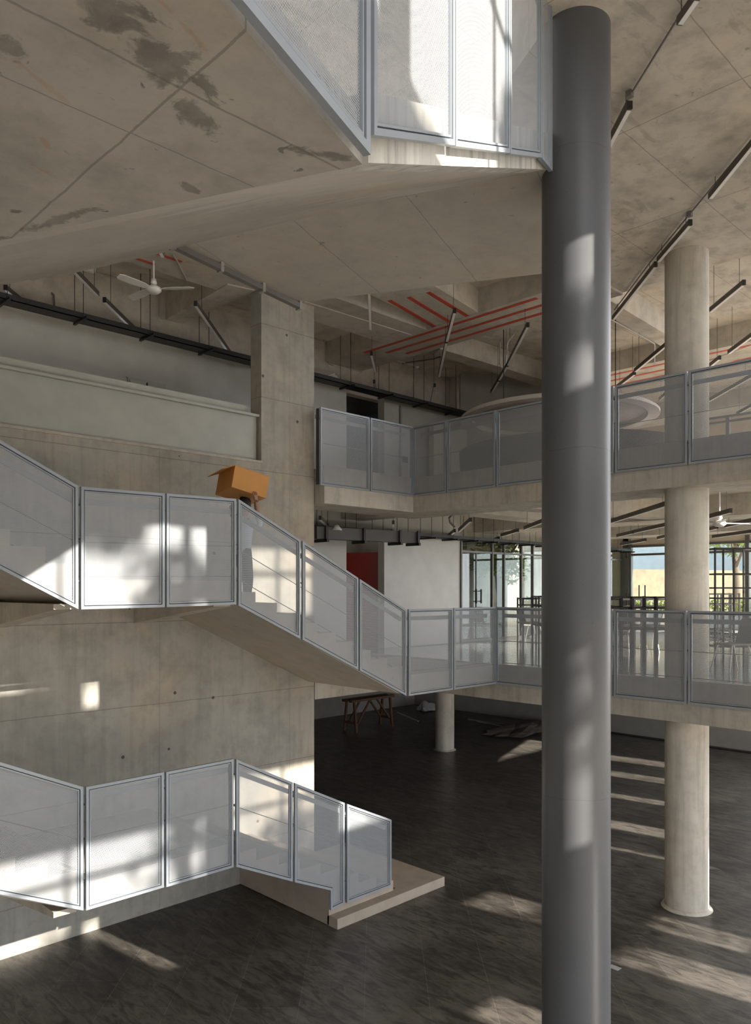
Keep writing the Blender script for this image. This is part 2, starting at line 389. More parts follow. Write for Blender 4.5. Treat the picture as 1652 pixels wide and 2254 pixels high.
def polished():
    m, nt, b = nodes('polished floor')
    g = N(nt, 'ShaderNodeNewGeometry')
    n = N(nt, 'ShaderNodeTexNoise', Scale=1.5, Detail=5.0); L(nt, g.outputs['Position'], n.inputs['Vector'])
    mp = N(nt, 'ShaderNodeMapping'); mp.inputs['Rotation'].default_value = (0, 0, -math.radians(45.5)); L(nt, g.outputs['Position'], mp.inputs['Vector'])
    br = N(nt, 'ShaderNodeTexBrick', Scale=1.0); br.inputs['Brick Width'].default_value = 1.2; br.inputs['Row Height'].default_value = .6; br.inputs['Mortar Size'].default_value = .003
    br.inputs['Color1'].default_value = (.25, .24, .225, 1); br.inputs['Color2'].default_value = (.29, .28, .26, 1); br.inputs['Mortar'].default_value = (.12, .115, .11, 1)
    L(nt, mp.outputs[0], br.inputs['Vector'])
    c = mix_c(nt, math_n(nt, 'MULTIPLY', n.outputs[0], .3), br.outputs[0], (.18, .17, .16)); L(nt, c, b.inputs['Base Color'])
    b.inputs['Roughness'].default_value = .1; b.inputs['Specular IOR Level'].default_value = .7
    return m
M['polished'] = polished()
def louver():
    m, nt, b = nodes('corrugated pale cladding')
    g = N(nt, 'ShaderNodeNewGeometry'); sep = N(nt, 'ShaderNodeSeparateXYZ'); L(nt, g.outputs['Position'], sep.inputs[0])
    t = math_n(nt, 'ADD', sep.outputs[0], sep.outputs[1])
    pp = math_n(nt, 'PINGPONG', t, .05)
    bp = N(nt, 'ShaderNodeBump'); bp.inputs['Strength'].default_value = 1.0; bp.inputs['Distance'].default_value = .05
    L(nt, pp, bp.inputs['Height']); L(nt, bp.outputs[0], b.inputs['Normal'])
    b.inputs['Base Color'].default_value = (.62, .58, .50, 1); b.inputs['Roughness'].default_value = .6
    return m
M['louver'] = louver()

# ------------------------------------------------------------------ levels (absolute heights)
Z1, Z2 = E - 1.33, E + 2.12            # floors of level one and two
Z1B, Z2B = E - 1.93, E + 1.50          # undersides of the edge beams
ZC, ZCC = E + 5.0, E + 5.42            # ceiling over the void / coffers
VP, VW, VR, VB, UQ = 8.23, 10.45, 10.20, 12.5, 11.05

# ------------------------------------------------------------------ room shell
struct(MB().box(-14, 23.7, -4.0, 22, -.3, 0), 'floor', M['tile'])
def wall_open(u0, u1, z0, z1, v0, v1, rects, axis='u'):
    """wall along u (axis 'u') between v0..v1 or along v, with rectangular openings (a0,a1,z0,z1)"""
    mb = MB()
    A = sorted({u0, u1, *[r[0] for r in rects], *[r[1] for r in rects]}); Zs = sorted({z0, z1, *[r[2] for r in rects], *[r[3] for r in rects]})
    A = [a for a in A if u0 <= a <= u1]; Zs = [z for z in Zs if z0 <= z <= z1]
    for i in range(len(A)-1):
        run = None
        for j in range(len(Zs)-1):
            ca, cz = (A[i]+A[i+1])/2, (Zs[j]+Zs[j+1])/2
            op = any(r[0] < ca < r[1] and r[2] < cz < r[3] for r in rects)
            if not op:
                if run is None: run = [Zs[j], Zs[j+1]]
                else: run[1] = Zs[j+1]
            if (op or j == len(Zs)-2) and run:
                if axis == 'u': mb.box(A[i], A[i+1], v0, v1, *run)
                else: mb.box(v0, v1, A[i], A[i+1], *run)
                run = None
    return mb
# stair core wall with its pier
W_END = 8.764
struct(MB().box(-13, W_END, VW, VW+.3, 0, Z2).box(7.63, W_END, VW, VW+.3, Z2, ZC), 'wall_left', M['wall'])
# wall behind levels one and two, doorways at both levels
struct(wall_open(-13, 15.3, Z1-.4, E+4.42, VB, VB+.2, [(11.4, 12.57, Z1, E+1.32), (11.4, 12.57, Z2, E+4.42)]), 'wall_back', M['plaster'])
struct(MB().box(-13, 15.3, VB+.35, VB+.55, E+4.42, ZCC).box(15.3, 24, VB+.1, VB+.4, E+2.1, ZCC+.1).box(-13, 24, VB+.35, VB+.55, E+1.34, Z2-.1), 'wall_upper', M['beam'])
struct(MB().box(8, 24, 21.8, 22.1, 0, E-1.5), 'wall_rear', M['greywall'])
struct(MB().box(23.7, 24.0, 3, 22.1, 0, E-1.5), 'wall_right', M['greywall'])
struct(MB().box(W_END-.3, W_END, VW+.3, 22, 0, E-1.5), 'wall_core', M['greywall'])
struct(MB().box(-14.2, -14, -6, 22, 0, 18), 'wall_sky_block', M['wall'])  # unseen wall added to keep sky light off the left side
# drain grille along the ground floor wall
tag(MB().box(23.45, 23.66, 5, 14, 0, .03).build('floor_grille', M['black']), 'black drain grille along the foot of the grey right wall', 'grille')

# level slabs
def slab(name, zt, zb, mat_top, mat_low, vmax, und):
    mb = MB().prism([(UQ+.06, 3.0), (14, 3.0), (24.0, 5.6), (24.0, vmax), (W_END-.05, vmax), (W_END-.05, VR+.06), (UQ+.06, VR+.06)], zt-.17, zt-.01)
    return mb
L1 = struct(MB().prism([(UQ+.1, 3.0), (12.2, 3.0), (12.2, 4.1), (24.0, 8.2), (24.0, 21.8), (W_END+.02, 21.8), (W_END+.02, VW+.05), (UQ+.1, VW+.05)], Z1-.17, Z1), 'floor_level_1', M['polished'])
L2 = struct(MB().prism([(UQ+.1, 3.0), (12.2, 3.0), (12.2, 4.0), (24.0, 8.0), (24.0, 18.4), (-13, 18.4), (-13, VW+.3), (W_END+.02, VW+.3), (W_END+.02, VR+.1), (UQ+.1, VR+.1)], Z2-.17, Z2), 'floor_level_2', M['ceil'])
# edge beams
def edge_trim(name, z_floor_top, z_beam, corner_v, w_v, z_slab_low):
    # along Q, L shaped section: beam below the slab, thin upstand in front of it
    prof = [(UQ, z_beam), (UQ+1.05, z_beam), (UQ+1.05, z_slab_low), (UQ+.1, z_slab_low), (UQ+.1, z_floor_top), (UQ, z_floor_top)]
    mb = MB().vprism([(t, z) for t, z in prof], 'v', 3.0, corner_v + w_v)
    prof = [(corner_v, z_beam), (corner_v+w_v, z_beam), (corner_v+w_v, z_slab_low), (corner_v+.1, z_slab_low), (corner_v+.1, z_floor_top), (corner_v, z_floor_top)]
    mb2 = MB().vprism([(t, z) for t, z in prof], 'u', W_END+.02, UQ)
    mb.add(mb2.v, mb2.f)
    return struct(mb, name, M['edge'])
edge_trim('trim_1', Z1+.02, Z1B, VW, .9, Z1-.172)
edge_trim('trim_2', Z2+.04, Z2B, VR, .95, Z2-.172)
# thin strip of slab at the stair foot on level one
tag(MB().box(8.7, UQ, VP+.03, VW, E-1.6, Z1).build('landing_slab', M['step']), 'thin concrete landing where the upper stair reaches level one', 'landing')

# main ceiling: flat over the right, coffers behind
def ceil_poly():
    return [(4.29, 3.22), (4.8, 1.5), (5.2, -.6), (7.6, -.6), (8.3, 2.3), (12.15, 2.6), (12.15, 6.4), (7.3, 6.4), (5.95, 3.9)]
struct(MB().prism(ceil_poly(), ZC+.02, ZCC+.3), 'ceiling', M['ceil'])
struct(MB().box(-13, 24, 10.6, 22, ZCC, ZCC+.3).prism([(12.15, 3.6), (24, 7.6), (24, 10.6), (12.15, 10.6)], ZCC, ZCC+.3).box(8.2, 12.15, 6.4, 10.6, ZCC, ZCC+.3), 'ceiling_coffer', M['ceil'])

def cbeam(pts, z=4.98, top=None, name='ceiling_beam', mat='beam'):
    q = [pz(x, y, z) for x, y in pts]
    mb = MB().prism([(a, b) for a, b, _ in q], E+z, top or ZCC+.02)
    return struct(mb, name, M[mat])
B1 = struct(MB().box(11.1, 12.15, 6.4, 12.9, E+4.98, ZCC+.02), 'ceiling_beam', M['beam'])
B2 = cbeam([(819, 651), (964, 722), (1053, 689), (948, 625), (840, 565), (740, 610)], z=4.99)
B3 = cbeam([(640, 655), (905, 738), (858, 752), (560, 655)], z=4.965)
B4 = cbeam([(968, 768), (1240, 850), (1240, 868), (955, 780)], z=4.995)
B5 = struct(MB().box(16.25, 17.6, 5.3, 12.9, E+4.98, ZCC+.02), 'ceiling_beam', M['beam'])
B6 = cbeam([(1330, 655), (1500, 757), (1480, 777), (1330, 690)], z=4.99)
B7 = cbeam([(1545, 800), (1700, 742), (1700, 760), (1545, 822)], z=4.97)
C1 = cbeam([(300, 740), (500, 627), (560, 640), (318, 752)], z=4.96)
C2 = struct(MB().box(-13, 11.1, 9.9, 11.03, E+4.98, ZCC+.3), 'ceiling_beam', M['beam'])
C3 = struct(MB().box(21.6, 22.6, 7.1, 12.9, E+4.98, ZCC+.02), 'ceiling_beam', M['beam'])
# beams under level two
struct(MB().box(16.25, 17.3, 5.6, 12.9, Z2B+.02, Z2-.16), 'ceiling_beam', M['beam'])
struct(MB().prism([(p[0], p[1]) for p in (pz(700, 1150, 1.5), pz(960, 1128, 1.5), pz(960, 1136, 1.5), pz(700, 1158, 1.5))], Z2B+.03, Z2-.16), 'ceiling_beam', M['beam'])
struct(MB().box(12.1, 16.3, 9.7, 10.3, Z2B+.05, Z2-.16), 'ceiling_beam', M['beam'])
struct(MB().prism([(12.1, 8.5), (16.3, 7.4), (16.3, 7.9), (12.1, 9.0)], Z2B+.04, Z2-.16), 'ceiling_beam', M['beam'])
struct(MB().box(20.6, 21.5, 6.9, 12.9, Z2B+.02, Z2-.16), 'ceiling_beam', M['beam'])

# painted stripes on the beams
def stripe(parent, p, q, w, name='painted_stripe'):
    p = Vector(p); q = Vector(q); d = (q-p).normalized(); n = Vector((-d.y, d.x, 0))*w/2
    z = p.z
    mb = MB().prism([((p+n).x, (p+n).y), ((q+n).x, (q+n).y), ((q-n).x, (q-n).y), ((p-n).x, (p-n).y)], z-.006, z+.004)
    return mb.build(name, M['stripe'], parent)
ZS = E + 4.98
for u, v0, v1 in ((11.24, 7.5, 11.78), (11.58, 6.5, 11.45), (11.92, 6.5, 11.2)):
    stripe(B1, (u, v0, ZS), (u, v1, ZS), .085)
for a, b in (((857, 661), (962, 722)), ((899, 654), (990, 709)), ((942, 643), (1032, 698))):
    stripe(B2, pz(*a, 4.99), pz(*b, 4.99), .085)
for u in (16.5, 16.95, 17.4): stripe(B5, (u, 5.35, ZS), (u, 10.5, ZS), .085)
for v, ua, ub in ((10.82, 4.9, 5.9), (10.45, 5.4, 6.15), (10.45, 3.4, 5.2), (10.82, 3.4, 4.7)):
    stripe(C2, (ua, v, ZS), (ub, v, ZS), .07)

# ------------------------------------------------------------------ overhead landing, flight and upper landing
def xy(p): return (p[0], p[1])
p1 = Vector(pz(797, 362, 1.90)); q1 = Vector(pz(1200, 375, 3.72))
T = Vector((q1.x-p1.x, q1.y-p1.y, 0)).normalized(); Nn = Vector((-T.y, T.x, 0))
foldA = Vector(pz(0, 530, 1.90)) - p1; foldA.z = 0; foldA.normalize()
foldL = Vector(pz(0, 595, 3.72)) - q1; foldL.z = 0; foldL.normalize()
a0 = p1 - T*7; a1 = p1 + foldA*6; a2 = a1 - T*7
rt = empty('staircase', (p1.x, p1.y, E+1.9), 'overhead concrete stair with broad stained underside at the top left', 'staircase')
part(MB().prism([xy(p1), xy(a1), xy(a2), xy(a0)], E+1.90, E+2.12), 'landing', M['soffitA'], rt)
b1 = q1 + foldL*6.5
fl = MB()
fl.add([(*xy(p1), E+1.9), (*xy(a1), E+1.9), (*xy(b1), E+3.72), (*xy(q1), E+3.72),
        (*xy(p1), E+2.12), (*xy(a1), E+2.12), (*xy(b1), E+3.95), (*xy(q1), E+3.95)],
       [(0,1,2,3), (4,7,6,5), (0,3,7,4), (1,5,6,2), (0,4,5,1), (3,2,6,7)])
part(fl, 'flight', M['soffitB'], rt)
st = MB(); nst = 11
for i in range(nst):
    s0, s1 = i/nst, (i+1)/nst
    A = p1.lerp(q1, s0); B = p1.lerp(q1, s1); z = E + 2.12 + (i+1)*1.83/nst
    o = Nn*5.9
    st.prism([xy(A + Nn*.12), xy(B + Nn*.12), xy(B+o), xy(A+o)], [E+2.12+(1.83*s0)-.02]*4, z)
part(st, 'steps', M['step'], rt)
fa = MB(); off = -Nn*.03
zb0, zb1 = E+1.9, E+3.72
fa.add([(*xy(p1+off), zb0), (*xy(q1+off), zb1), (*xy(q1+off), zb1+.32), (*xy(p1+off), zb0+.32),
        (*xy(p1+Nn*.12), zb0), (*xy(q1+Nn*.12), zb1), (*xy(q1+Nn*.12), zb1+.32), (*xy(p1+Nn*.12), zb0+.32)],
       [(0,1,2,3), (4,7,6,5), (0,3,7,4), (1,5,6,2), (0,4,5,1), (3,2,6,7)])
part(fa, 'string_edge', M['fascia'], rt)
# upper landing
c1 = Vector(pz(380, 527, 3.72)); c2 = Vector(pz(660, 665, 3.72)); c3 = Vector(pz(1215, 600, 3.72)); c4 = Vector(pz(1232, 372, 3.72))
part(MB().prism([xy(q1), xy(c1), xy(c2), xy(c3), xy(c4)], E+3.72, E+3.95), 'landing', M['soffitC'], rt)
# steel channel under the edge
ch = root_for('steel_channel', tuple(c1), 'grey steel channel clamped along the landing edge above the pier', 'channel')
part(MB().bar(c1 + Vector((0,0,-.06)), c2 + Vector((0,0,-.06)), .07, .06), 'channel_bar', M['conduit_dark'], ch)
dch = (c2 - c1).normalized()
for t in (.0, .33, .66, .99):
    pp = c1.lerp(c2, t); part(MB().box(pp.x-.02, pp.x+.02, pp.y-.045, pp.y+.045, pp.z-.11, pp.z), 'clamp', M['conduit'], ch)

# ------------------------------------------------------------------ railings
def inset(poly, d):
    n = len(poly); out = []
    a = sum(poly[i][0]*poly[(i+1)%n][1] - poly[(i+1)%n][0]*poly[i][1] for i in range(n)); sg = 1 if a > 0 else -1
    for i in range(n):
        p0, p, p2 = poly[i-1], poly[i], poly[(i+1)%n]
        e1 = Vector((p[0]-p0[0], p[1]-p0[1])).normalized(); e2 = Vector((p2[0]-p[0], p2[1]-p[1])).normalized()
        n1 = Vector((-e1.y, e1.x))*sg; n2 = Vector((-e2.y, e2.x))*sg
        b = n1 + n2; k = b.length_squared
        m = b*(2*d/k)
        out.append((p[0]+m.x, p[1]+m.y))
    return out
class Plane:
    def __init__(s, o, d):   # origin xy, direction xy (unit) ; normal towards the viewer side
        s.o = Vector((o[0], o[1], 0)); s.d = Vector((d[0], d[1], 0)).normalized(); s.n = Vector((s.d.y, -s.d.x, 0))
    def w(s, t, z, off=0): p = s.o + s.d*t + s.n*off; return (p.x, p.y, z)
    def px(s, x, y):
        k = (x-CX)/F_PX; du, dv = cam(k, 1.0)
        # o + d t = (du,dv) D
        det = s.d.x*(-dv) - s.d.y*(-du)
        t = (-s.o.x*(-dv) + s.o.y*(-du))/det
        p = s.o + s.d*t
        D = p.x*FW[0] + p.y*FW[1]
        return (t, E + (HY-y)/F_PX*D)
def ring(pl, a, b, o0, o1):
    mb = MB(); n = len(a)
    vs = [pl.w(t, z, o0) for t, z in a] + [pl.w(t, z, o0) for t, z in b] + [pl.w(t, z, o1) for t, z in a] + [pl.w(t, z, o1) for t, z in b]
    fs = []
    for i in range(n):
        j = (i+1) % n
        fs += [(i, j, n+j, n+i), (2*n+i, 3*n+i, 3*n+j, 2*n+j), (i, 2*n+i, 2*n+j, j), (n+i, n+j, 3*n+j, 3*n+i)]
    return mb.add(vs, fs)
def panel(pl, poly, root, fw=.032, gap=.010, depth=.035):
    poly = inset(poly, .003)
    a = poly; b = inset(poly, fw); c = inset(poly, fw+gap); d = inset(poly, fw+gap+.012)
    fr = part(ring(pl, a, b, .0, depth), 'panel_frame', M['frame'], root)
    part(ring(pl, b, c, .004, .014), 'shadow_line', M['shadow_line'], fr)  # dark ring standing in for the shade between outer and inner frame
    part(ring(pl, c, d, .004, depth*.8), 'inner_frame', M['frame'], fr)
    mb = MB(); mb.add([pl.w(t, z, .012) for t, z in d], [tuple(range(len(d)))])
    part(mb, 'mesh_sheet', M['mesh'], fr)
    return fr
def rails(pl, path, root, off=-.10, drop=.155, cables=(.60, .98), capped=True):
    """path: list of (t, ztop) of the rail top"""
    mb = MB()
    for (t0, z0), (t1, z1) in zip(path, path[1:]):
        mb.bar(pl.w(t0, z0-drop, off), pl.w(t1, z1-drop, off), .014, .062)
    part(mb, 'handrail', M['handrail'], root)
    for cdrop in cables:
        part(MB().tube([pl.w(t, z-cdrop, off+.03) for t, z in path], .0055, 5), 'cable', M['cable'], root)
def post(pl, t, z0, z1, root):
    mb = MB(); mb.bar(pl.w(t, z0, -.045), pl.w(t, z1, -.045), .012, .07, up=tuple(pl.n))
    for zz in (z0+.3, (z0+z1)/2+.1, z1-.18):
        mb.bar(pl.w(t-.02, zz, -.01), pl.w(t+.02, zz, -.01), .02, .02)
    part(mb, 'post', M['shadow_line'], root)

PP = Plane((0, VP), (1, 0)); PQ = Plane((UQ, 0), (0, -1)); PR = Plane((0, VR), (1, 0))
def P_(*pts): return [PP.px(x, y) for x, y in pts]
# upper stair railing
ru = empty('stair_railing', (4.6, VP, E), 'upper grey mesh railing with zigzag top, crossing mid picture from the left', 'railing')
upp = [((-150, 882), (170, 1070), (170, 1342), (-150, 1177)), ((175, 1071), (360, 1086), (360, 1337), (175, 1342)), ((363, 1086), (517, 1098), (517, 1331), (363, 1337)),
       ((521, 1098), (658, 1189), (658, 1407), (521, 1333)), ((662, 1190), (785, 1272), (785, 1475), (662, 1408)), ((788, 1274), (891, 1342), (891, 1532), (788, 1476))]
for p in upp: panel(PP, P_(*p), ru)
rails(PP, P_((-150, 882), (172, 1070), (519, 1098), (892, 1342)), ru)
for x, ya, yb in ((172.5, 1342, 1070), (361.5, 1337, 1086), (519, 1332, 1098), (660, 1407, 1190), (786.5, 1475, 1273), (892.5, 1532, 1342)):
    t, za = PP.px(x, ya); _, zb = PP.px(x, yb); post(PP, t, za+.01, zb-.02, ru)
# lower stair railing
rl = empty('stair_railing', (5.6, VP, 1), 'lowest grey mesh railing, nearest the dark floor at bottom left', 'railing')
low = [((-150, 1631), (181, 1731), (181, 2003), (-150, 1939)), ((186, 1731), (358, 1698), (358, 1952), (186, 2003)), ((362, 1698), (511, 1669), (511, 1908), (362, 1952)),
       ((516, 1670), (641, 1721), (641, 1940), (516, 1907)), ((645, 1722), (755, 1766), (755, 1988), (724, 2003), (724, 1959), (645, 1941)), ((760, 1768), (858, 1803), (858, 1950), (760, 1987))]
for p in low: panel(PP, P_(*p), rl)
rails(PP, P_((-150, 1631), (183, 1731), (513, 1669), (858, 1803)), rl)
for x, ya, yb in ((183.5, 2003, 1731), (360, 1952, 1698), (513.5, 1908, 1670), (643, 1940, 1721), (757.5, 1987, 1767)):
    t, za = PP.px(x, ya); _, zb = PP.px(x, yb); post(PP, t, za+.01, zb-.02, rl)
# level one railing: along P then along Q
def rect(t0, t1, z0, z1): return [(t0, z0), (t1, z0), (t1, z1), (t0, z1)]
r1 = empty('balcony_railing', (UQ, VP, Z1), 'grey mesh railing along the level one edge, behind the dark column', 'railing')
zt, zb = E-.30, E-1.65
us = [8.77, 9.86, UQ]
for a, b in zip(us, us[1:]): panel(PP, rect(a+.01, b-.01, zb, zt), r1)
rails(PP, [(8.77, zt), (UQ-.12, zt)], r1)
qs = [VP, 7.1, 5.97, 4.81, 3.65]
for a, b in zip(qs, qs[1:]): panel(PQ, rect(-a+.01, -b-.01, zb, zt), r1)
rails(PQ, [(-VP+.12, zt), (-3.65, zt)], r1)
for u in (9.86, UQ): post(PP, u-.001, zb+.02, zt-.02, r1)
for v in qs[1:-1]: post(PQ, -v, zb+.02, zt-.02, r1)
# level two railing
r2 = empty('balcony_railing', (UQ, VR, Z2), 'grey mesh railing along the upper floor edge, right of the concrete pier', 'railing')
zt, zb = E+3.15, E+1.80
us = [8.66, 9.86, UQ]
for a, b in zip(us, us[1:]): panel(PR, rect(a+.01, b-.01, zb, zt), r2)
rails(PR, [(8.66, zt), (UQ-.12, zt)], r2)
qs = [VR, 9.33, 8.2, 7.08, 5.95, 4.8, 3.65]
for a, b in zip(qs, qs[1:]): panel(PQ, rect(-a+.01, -b-.01, zb, zt), r2)
rails(PQ, [(-VR+.12, zt), (-3.65, zt)], r2)
for u in (8.67, 9.86, UQ): post(PR, u, zb+.02, zt-.02, r2)
for v in qs[1:-1]: post(PQ, -v, zb+.02, zt-.02, r2)
# overhead railing
PT = Plane(xy(p1 - Nn*.06), (T.x, T.y))
r3 = empty('stair_railing', (p1.x, p1.y, E+1.9), 'sunlit mesh screen of the overhead stair at the top centre', 'railing')
def T_(x, y): return PT.px(x, y)
tA = T_(801, 362)
panel(PT, [(-7.0, E+1.86), (tA[0]-.004, E+1.86), (tA[0]-.004, E+3.3), (-7.0, E+3.3)], r3, fw=.042)
bl = lambda x: T_(x, 302 + (x-809)*50/387.0)
xs = [806, 989, 1112, 1183, 1207]
for i, (xa, xb) in enumerate(zip(xs, xs[1:])):
    A = bl(xa); B = bl(xb)
    if i == 3: B = T_(1207, 380)
    panel(PT, [(A[0]+.004, A[1]), (B[0]-.004, B[1]), (B[0]-.004, B[1]+1.55+(.2 if i == 3 else 0)), (A[0]+.004, A[1]+1.55)], r3, fw=.03)

# ------------------------------------------------------------------ stairs
def stair(name, label, zl, zlow, zhigh, u_end, nlow, block=False):
    """landing top zl between u 3.6..5.59; descends to zlow at u_end; ascends to zhigh on the left"""
    r = empty(name, (4.6, 9.3, zl), label, 'staircase')
    v0, v1 = VP+.03, VW-.002
    part(MB().box(3.6, 5.59, v0, v1, zl-.28, zl), 'landing', M['step'], r)
    mb = MB(); n = nlow; rise = (zl-zlow)/n; run = (u_end-5.59)/(n-1); slope = rise/run
    prof = [(5.59, zl)]; t = 5.59; z = zl
    for i in range(n-1):
        z -= rise; prof += [(t, z), (t+run, z)]; t += run
    prof += [(t, zlow)] if abs(prof[-1][1]-zlow) > 1e-4 else []
    prof += [(t, max(zlow-.25, 0)), (t-.1, max(zlow-.27, 0)), (5.59, zl-.28)]
    if block:
        prof = prof[:-3] + [(t, 0.01), (7.2, .01), (7.2, max(.01, zl-.28-(7.2-5.59)*slope)), (5.59, zl-.28)]
    part(MB().vprism(prof, 'v', v0, v1), 'flight', M['soffitB'] if not block else M['plinth'], r)
    # ascending flight to the left
    n2 = 12; rise2 = (zhigh-zl)/n2; run2 = rise2/.47; prof = [(3.6, zl)]; t = 3.6; z = zl
    for i in range(n2):
        z += rise2; prof += [(t, z), (t-run2, z)]; t -= run2
    prof += [(t, z-.3), (3.6, zl-.28)]
    part(MB().vprism(prof, 'v', v0, v1), 'flight', M['soffitB'], r)
    for ub in (3.62, 5.62):
        w = .25
        if block and ub > 4: continue
        part(MB().add([(ub-.85, v1, zl-.62), (ub-.85, v0+.25, zl-.28), (ub-.85, v1, zl-.28), (ub-.85+w, v1, zl-.62), (ub-.85+w, v0+.25, zl-.28), (ub-.85+w, v1, zl-.28)] if False else
             [(ub-w, v1, zl-.60), (ub-w, v0+.1, zl-.33), (ub-w, v0+.1, zl-.27), (ub-w, v1, zl-.27), (ub, v1, zl-.60), (ub, v0+.1, zl-.33), (ub, v0+.1, zl-.27), (ub, v1, zl-.27)],
             [(0,1,2,3), (4,7,6,5), (0,4,5,1), (1,5,6,2), (2,6,7,3), (3,7,4,0)]), 'bracket_beam', M['beam'], r)
    return r
stair('staircase', 'upper concrete stair and landing behind the mid-picture mesh railing', E+.115, Z1, Z2, 8.72, 10)
stair('staircase', 'lower concrete stair rising from the floor plinth at bottom left', E-3.20, .15, E-1.33, 8.5, 9, block=True)
tag(MB().prism([(7.2, 8.08), (9.5, 8.08), (9.5, VW), (8.6, VW), (8.6, 8.3), (7.2, 8.3)], 0, .15).build('stair_plinth', M['plinth'], bevel=.006), 'low concrete plinth at the foot of the lower stair', 'plinth')

# parapet and cap in the wall opening
struct(MB().box(-13, 7.6, VW+.10, VW+.16, Z2, E+2.86).box(-13, 7.62, VW+.04, VW+.2, E+2.86, E+2.90).box(-13, 7.5, VW+.2, VW+.27, E+2.7, E+3.05), 'trim_3', M['parapet'])
struct(MB().box(-13, 7.64, VW-.015, VW+.1, Z2-.03, Z2+.01), 'trim_4', M['edge'])

# ------------------------------------------------------------------ columns
def column(u, v, r, z0, z1, mat, name, label, base=False):
    c = empty(name, (u, v, z0), label, 'column', 'round columns')
    mb = MB().lathe([(0, 0), (r, 0), (r, z1-z0), (0, z1-z0)], (u, v, z0), 64)
    part(mb, 'shaft', mat, c, smooth='auto')
    if base:
        part(MB().lathe([(r+.005, 0), (r+.055, 0), (r+.04, .02), (r+.005, .035)], (u, v, z0), 48), 'mortar_collar', M['column'], c, smooth='auto')
    return c
column(6.16, 3.70, .30, 0, ZC+.02, M['paintcol'], 'column', 'tall grey painted column nearest the camera', False)
column(11.45+.01, 5.01, .31, 0, Z1B, M['column'], 'column', 'bare concrete column standing on the floor at right', True)
column(11.46, 5.01, .31, Z1+.001, Z2B, M['column'], 'column', 'concrete column between the two balconies at right')
column(11.46, 5.01, .31, Z2+.001, ZC+.02, M['column'], 'column', 'concrete column under the ceiling at the upper right')
column(17.6, 14.97, .28, 0, Z1-.17, M['column'], 'column', 'short column in the dark undercroft beside the timber trestle', True)

# ------------------------------------------------------------------ hanging linear lights
def linear_light(a, b, z, label, ztop, group, wires=True):
    p = Vector(pz(*a, z)); q = Vector(pz(*b, z))
    r = empty('pendant_light', tuple(p), label, 'light', group)
    d = (q-p).normalized(); up = Vector((0,0,1))
    part(MB().bar(p, q, .05, .075), 'housing', M['housing'], r)
    part(MB().bar(p + d*.02 - up*.040, q - d*.02 - up*.040, .042, .008), 'diffuser', M['diffuser'], r)
    part(MB().bar(p - d*.012, p, .054, .08), 'end_cap', M['black'], r)
    if wires:
        for t in (.12, .88):
            c = p.lerp(q, t)
            part(MB().tube([c + up*.037, (c.x, c.y, ztop)], .004, 5), 'suspension_wire', M['black'], r)
lights = [
 ((12,633),(85,693),4.6,'leftmost linear light, hung under the dark coffer at far left'),
 ((147,577),(215,647),4.6,'linear light just left of the ceiling fan, nearest the overhead stair'),
 ((230,660),(327,755),4.6,'linear light hanging below and left of the ceiling fan'),
 ((430,668),(522,800),4.6,'linear light immediately left of the concrete pier'),
 ((347,540),(359,562),4.6,'stub of linear light above the fan by the grey channel'),
 ((812,636),(815,722),4.6,'nearly upright light line right of the concrete pier, top piece'),
 ((817,778),(826,816),4.6,'short light crossing the left end of the red stripes'),
 ((823,840),(825,872),4.6,'smallest light just above the upper doorway'),
 ((1000,684),(983,748),4.6,'light crossing the middle of the red striped beams'),
 ((982,751),(966,826),4.6,'light continuing just below the red striped beam'),
 ((956,848),(946,900),4.6,'short light above the balcony railing corner'),
 ((1161,715),(1117,801),4.6,'long light left of the dark column in front of the pale beam'),
 ((1116,803),(1098,834),4.6,'short middle piece of the light row in front of the grey drum'),
 ((1097,836),(1081,863),4.6,'lowest piece of the light row over the grey drum'),
 ((1385,232),(1325,345),4.86,'linear light touching the right side of the dark column near its top'),
 ((1668,300),(1562,432),4.86,'large linear light at the right edge of the flat ceiling'),
 ((1518,490),(1448,572),4.86,'linear light above and left of the bare column head'),
 ((1442,582),(1349,700),4.86,'linear light left of the bare column, just below the column head height'),
 ((1636,622),(1562,683),4.6,'linear light right of the bare column under the pale ceiling'),
 ((1535,-12),(1494,47),4.86,'linear light cut off by the top edge of the picture'),
 ((1475,750),(1397,815),4.6,'light over the far red stripes, touching the bare column'),
 ((1396,821),(1359,850),4.6,'short light just above the right balcony rail, left of the bare column'),
 ((1668,727),(1603,775),4.6,'linear light at the right edge over the balcony'),
 ((1583,787),(1540,822),4.6,'light just above the balcony rail right of the bare column'),
 ((1655,826),(1540,892),4.6,'long light seen through the upper right mesh panel'),
 ((1475,858),(1451,878),4.6,'tiny light behind mesh left of the bare column'),
 ((1665,886),(1621,910),4.6,'lowest light seen through the mesh at the right edge')]
for a, b, z, lab in lights:
    linear_light(a, b, z, lab, ZC+.02 if z > 4.7 else ZCC, 'linear lights under the top ceiling')
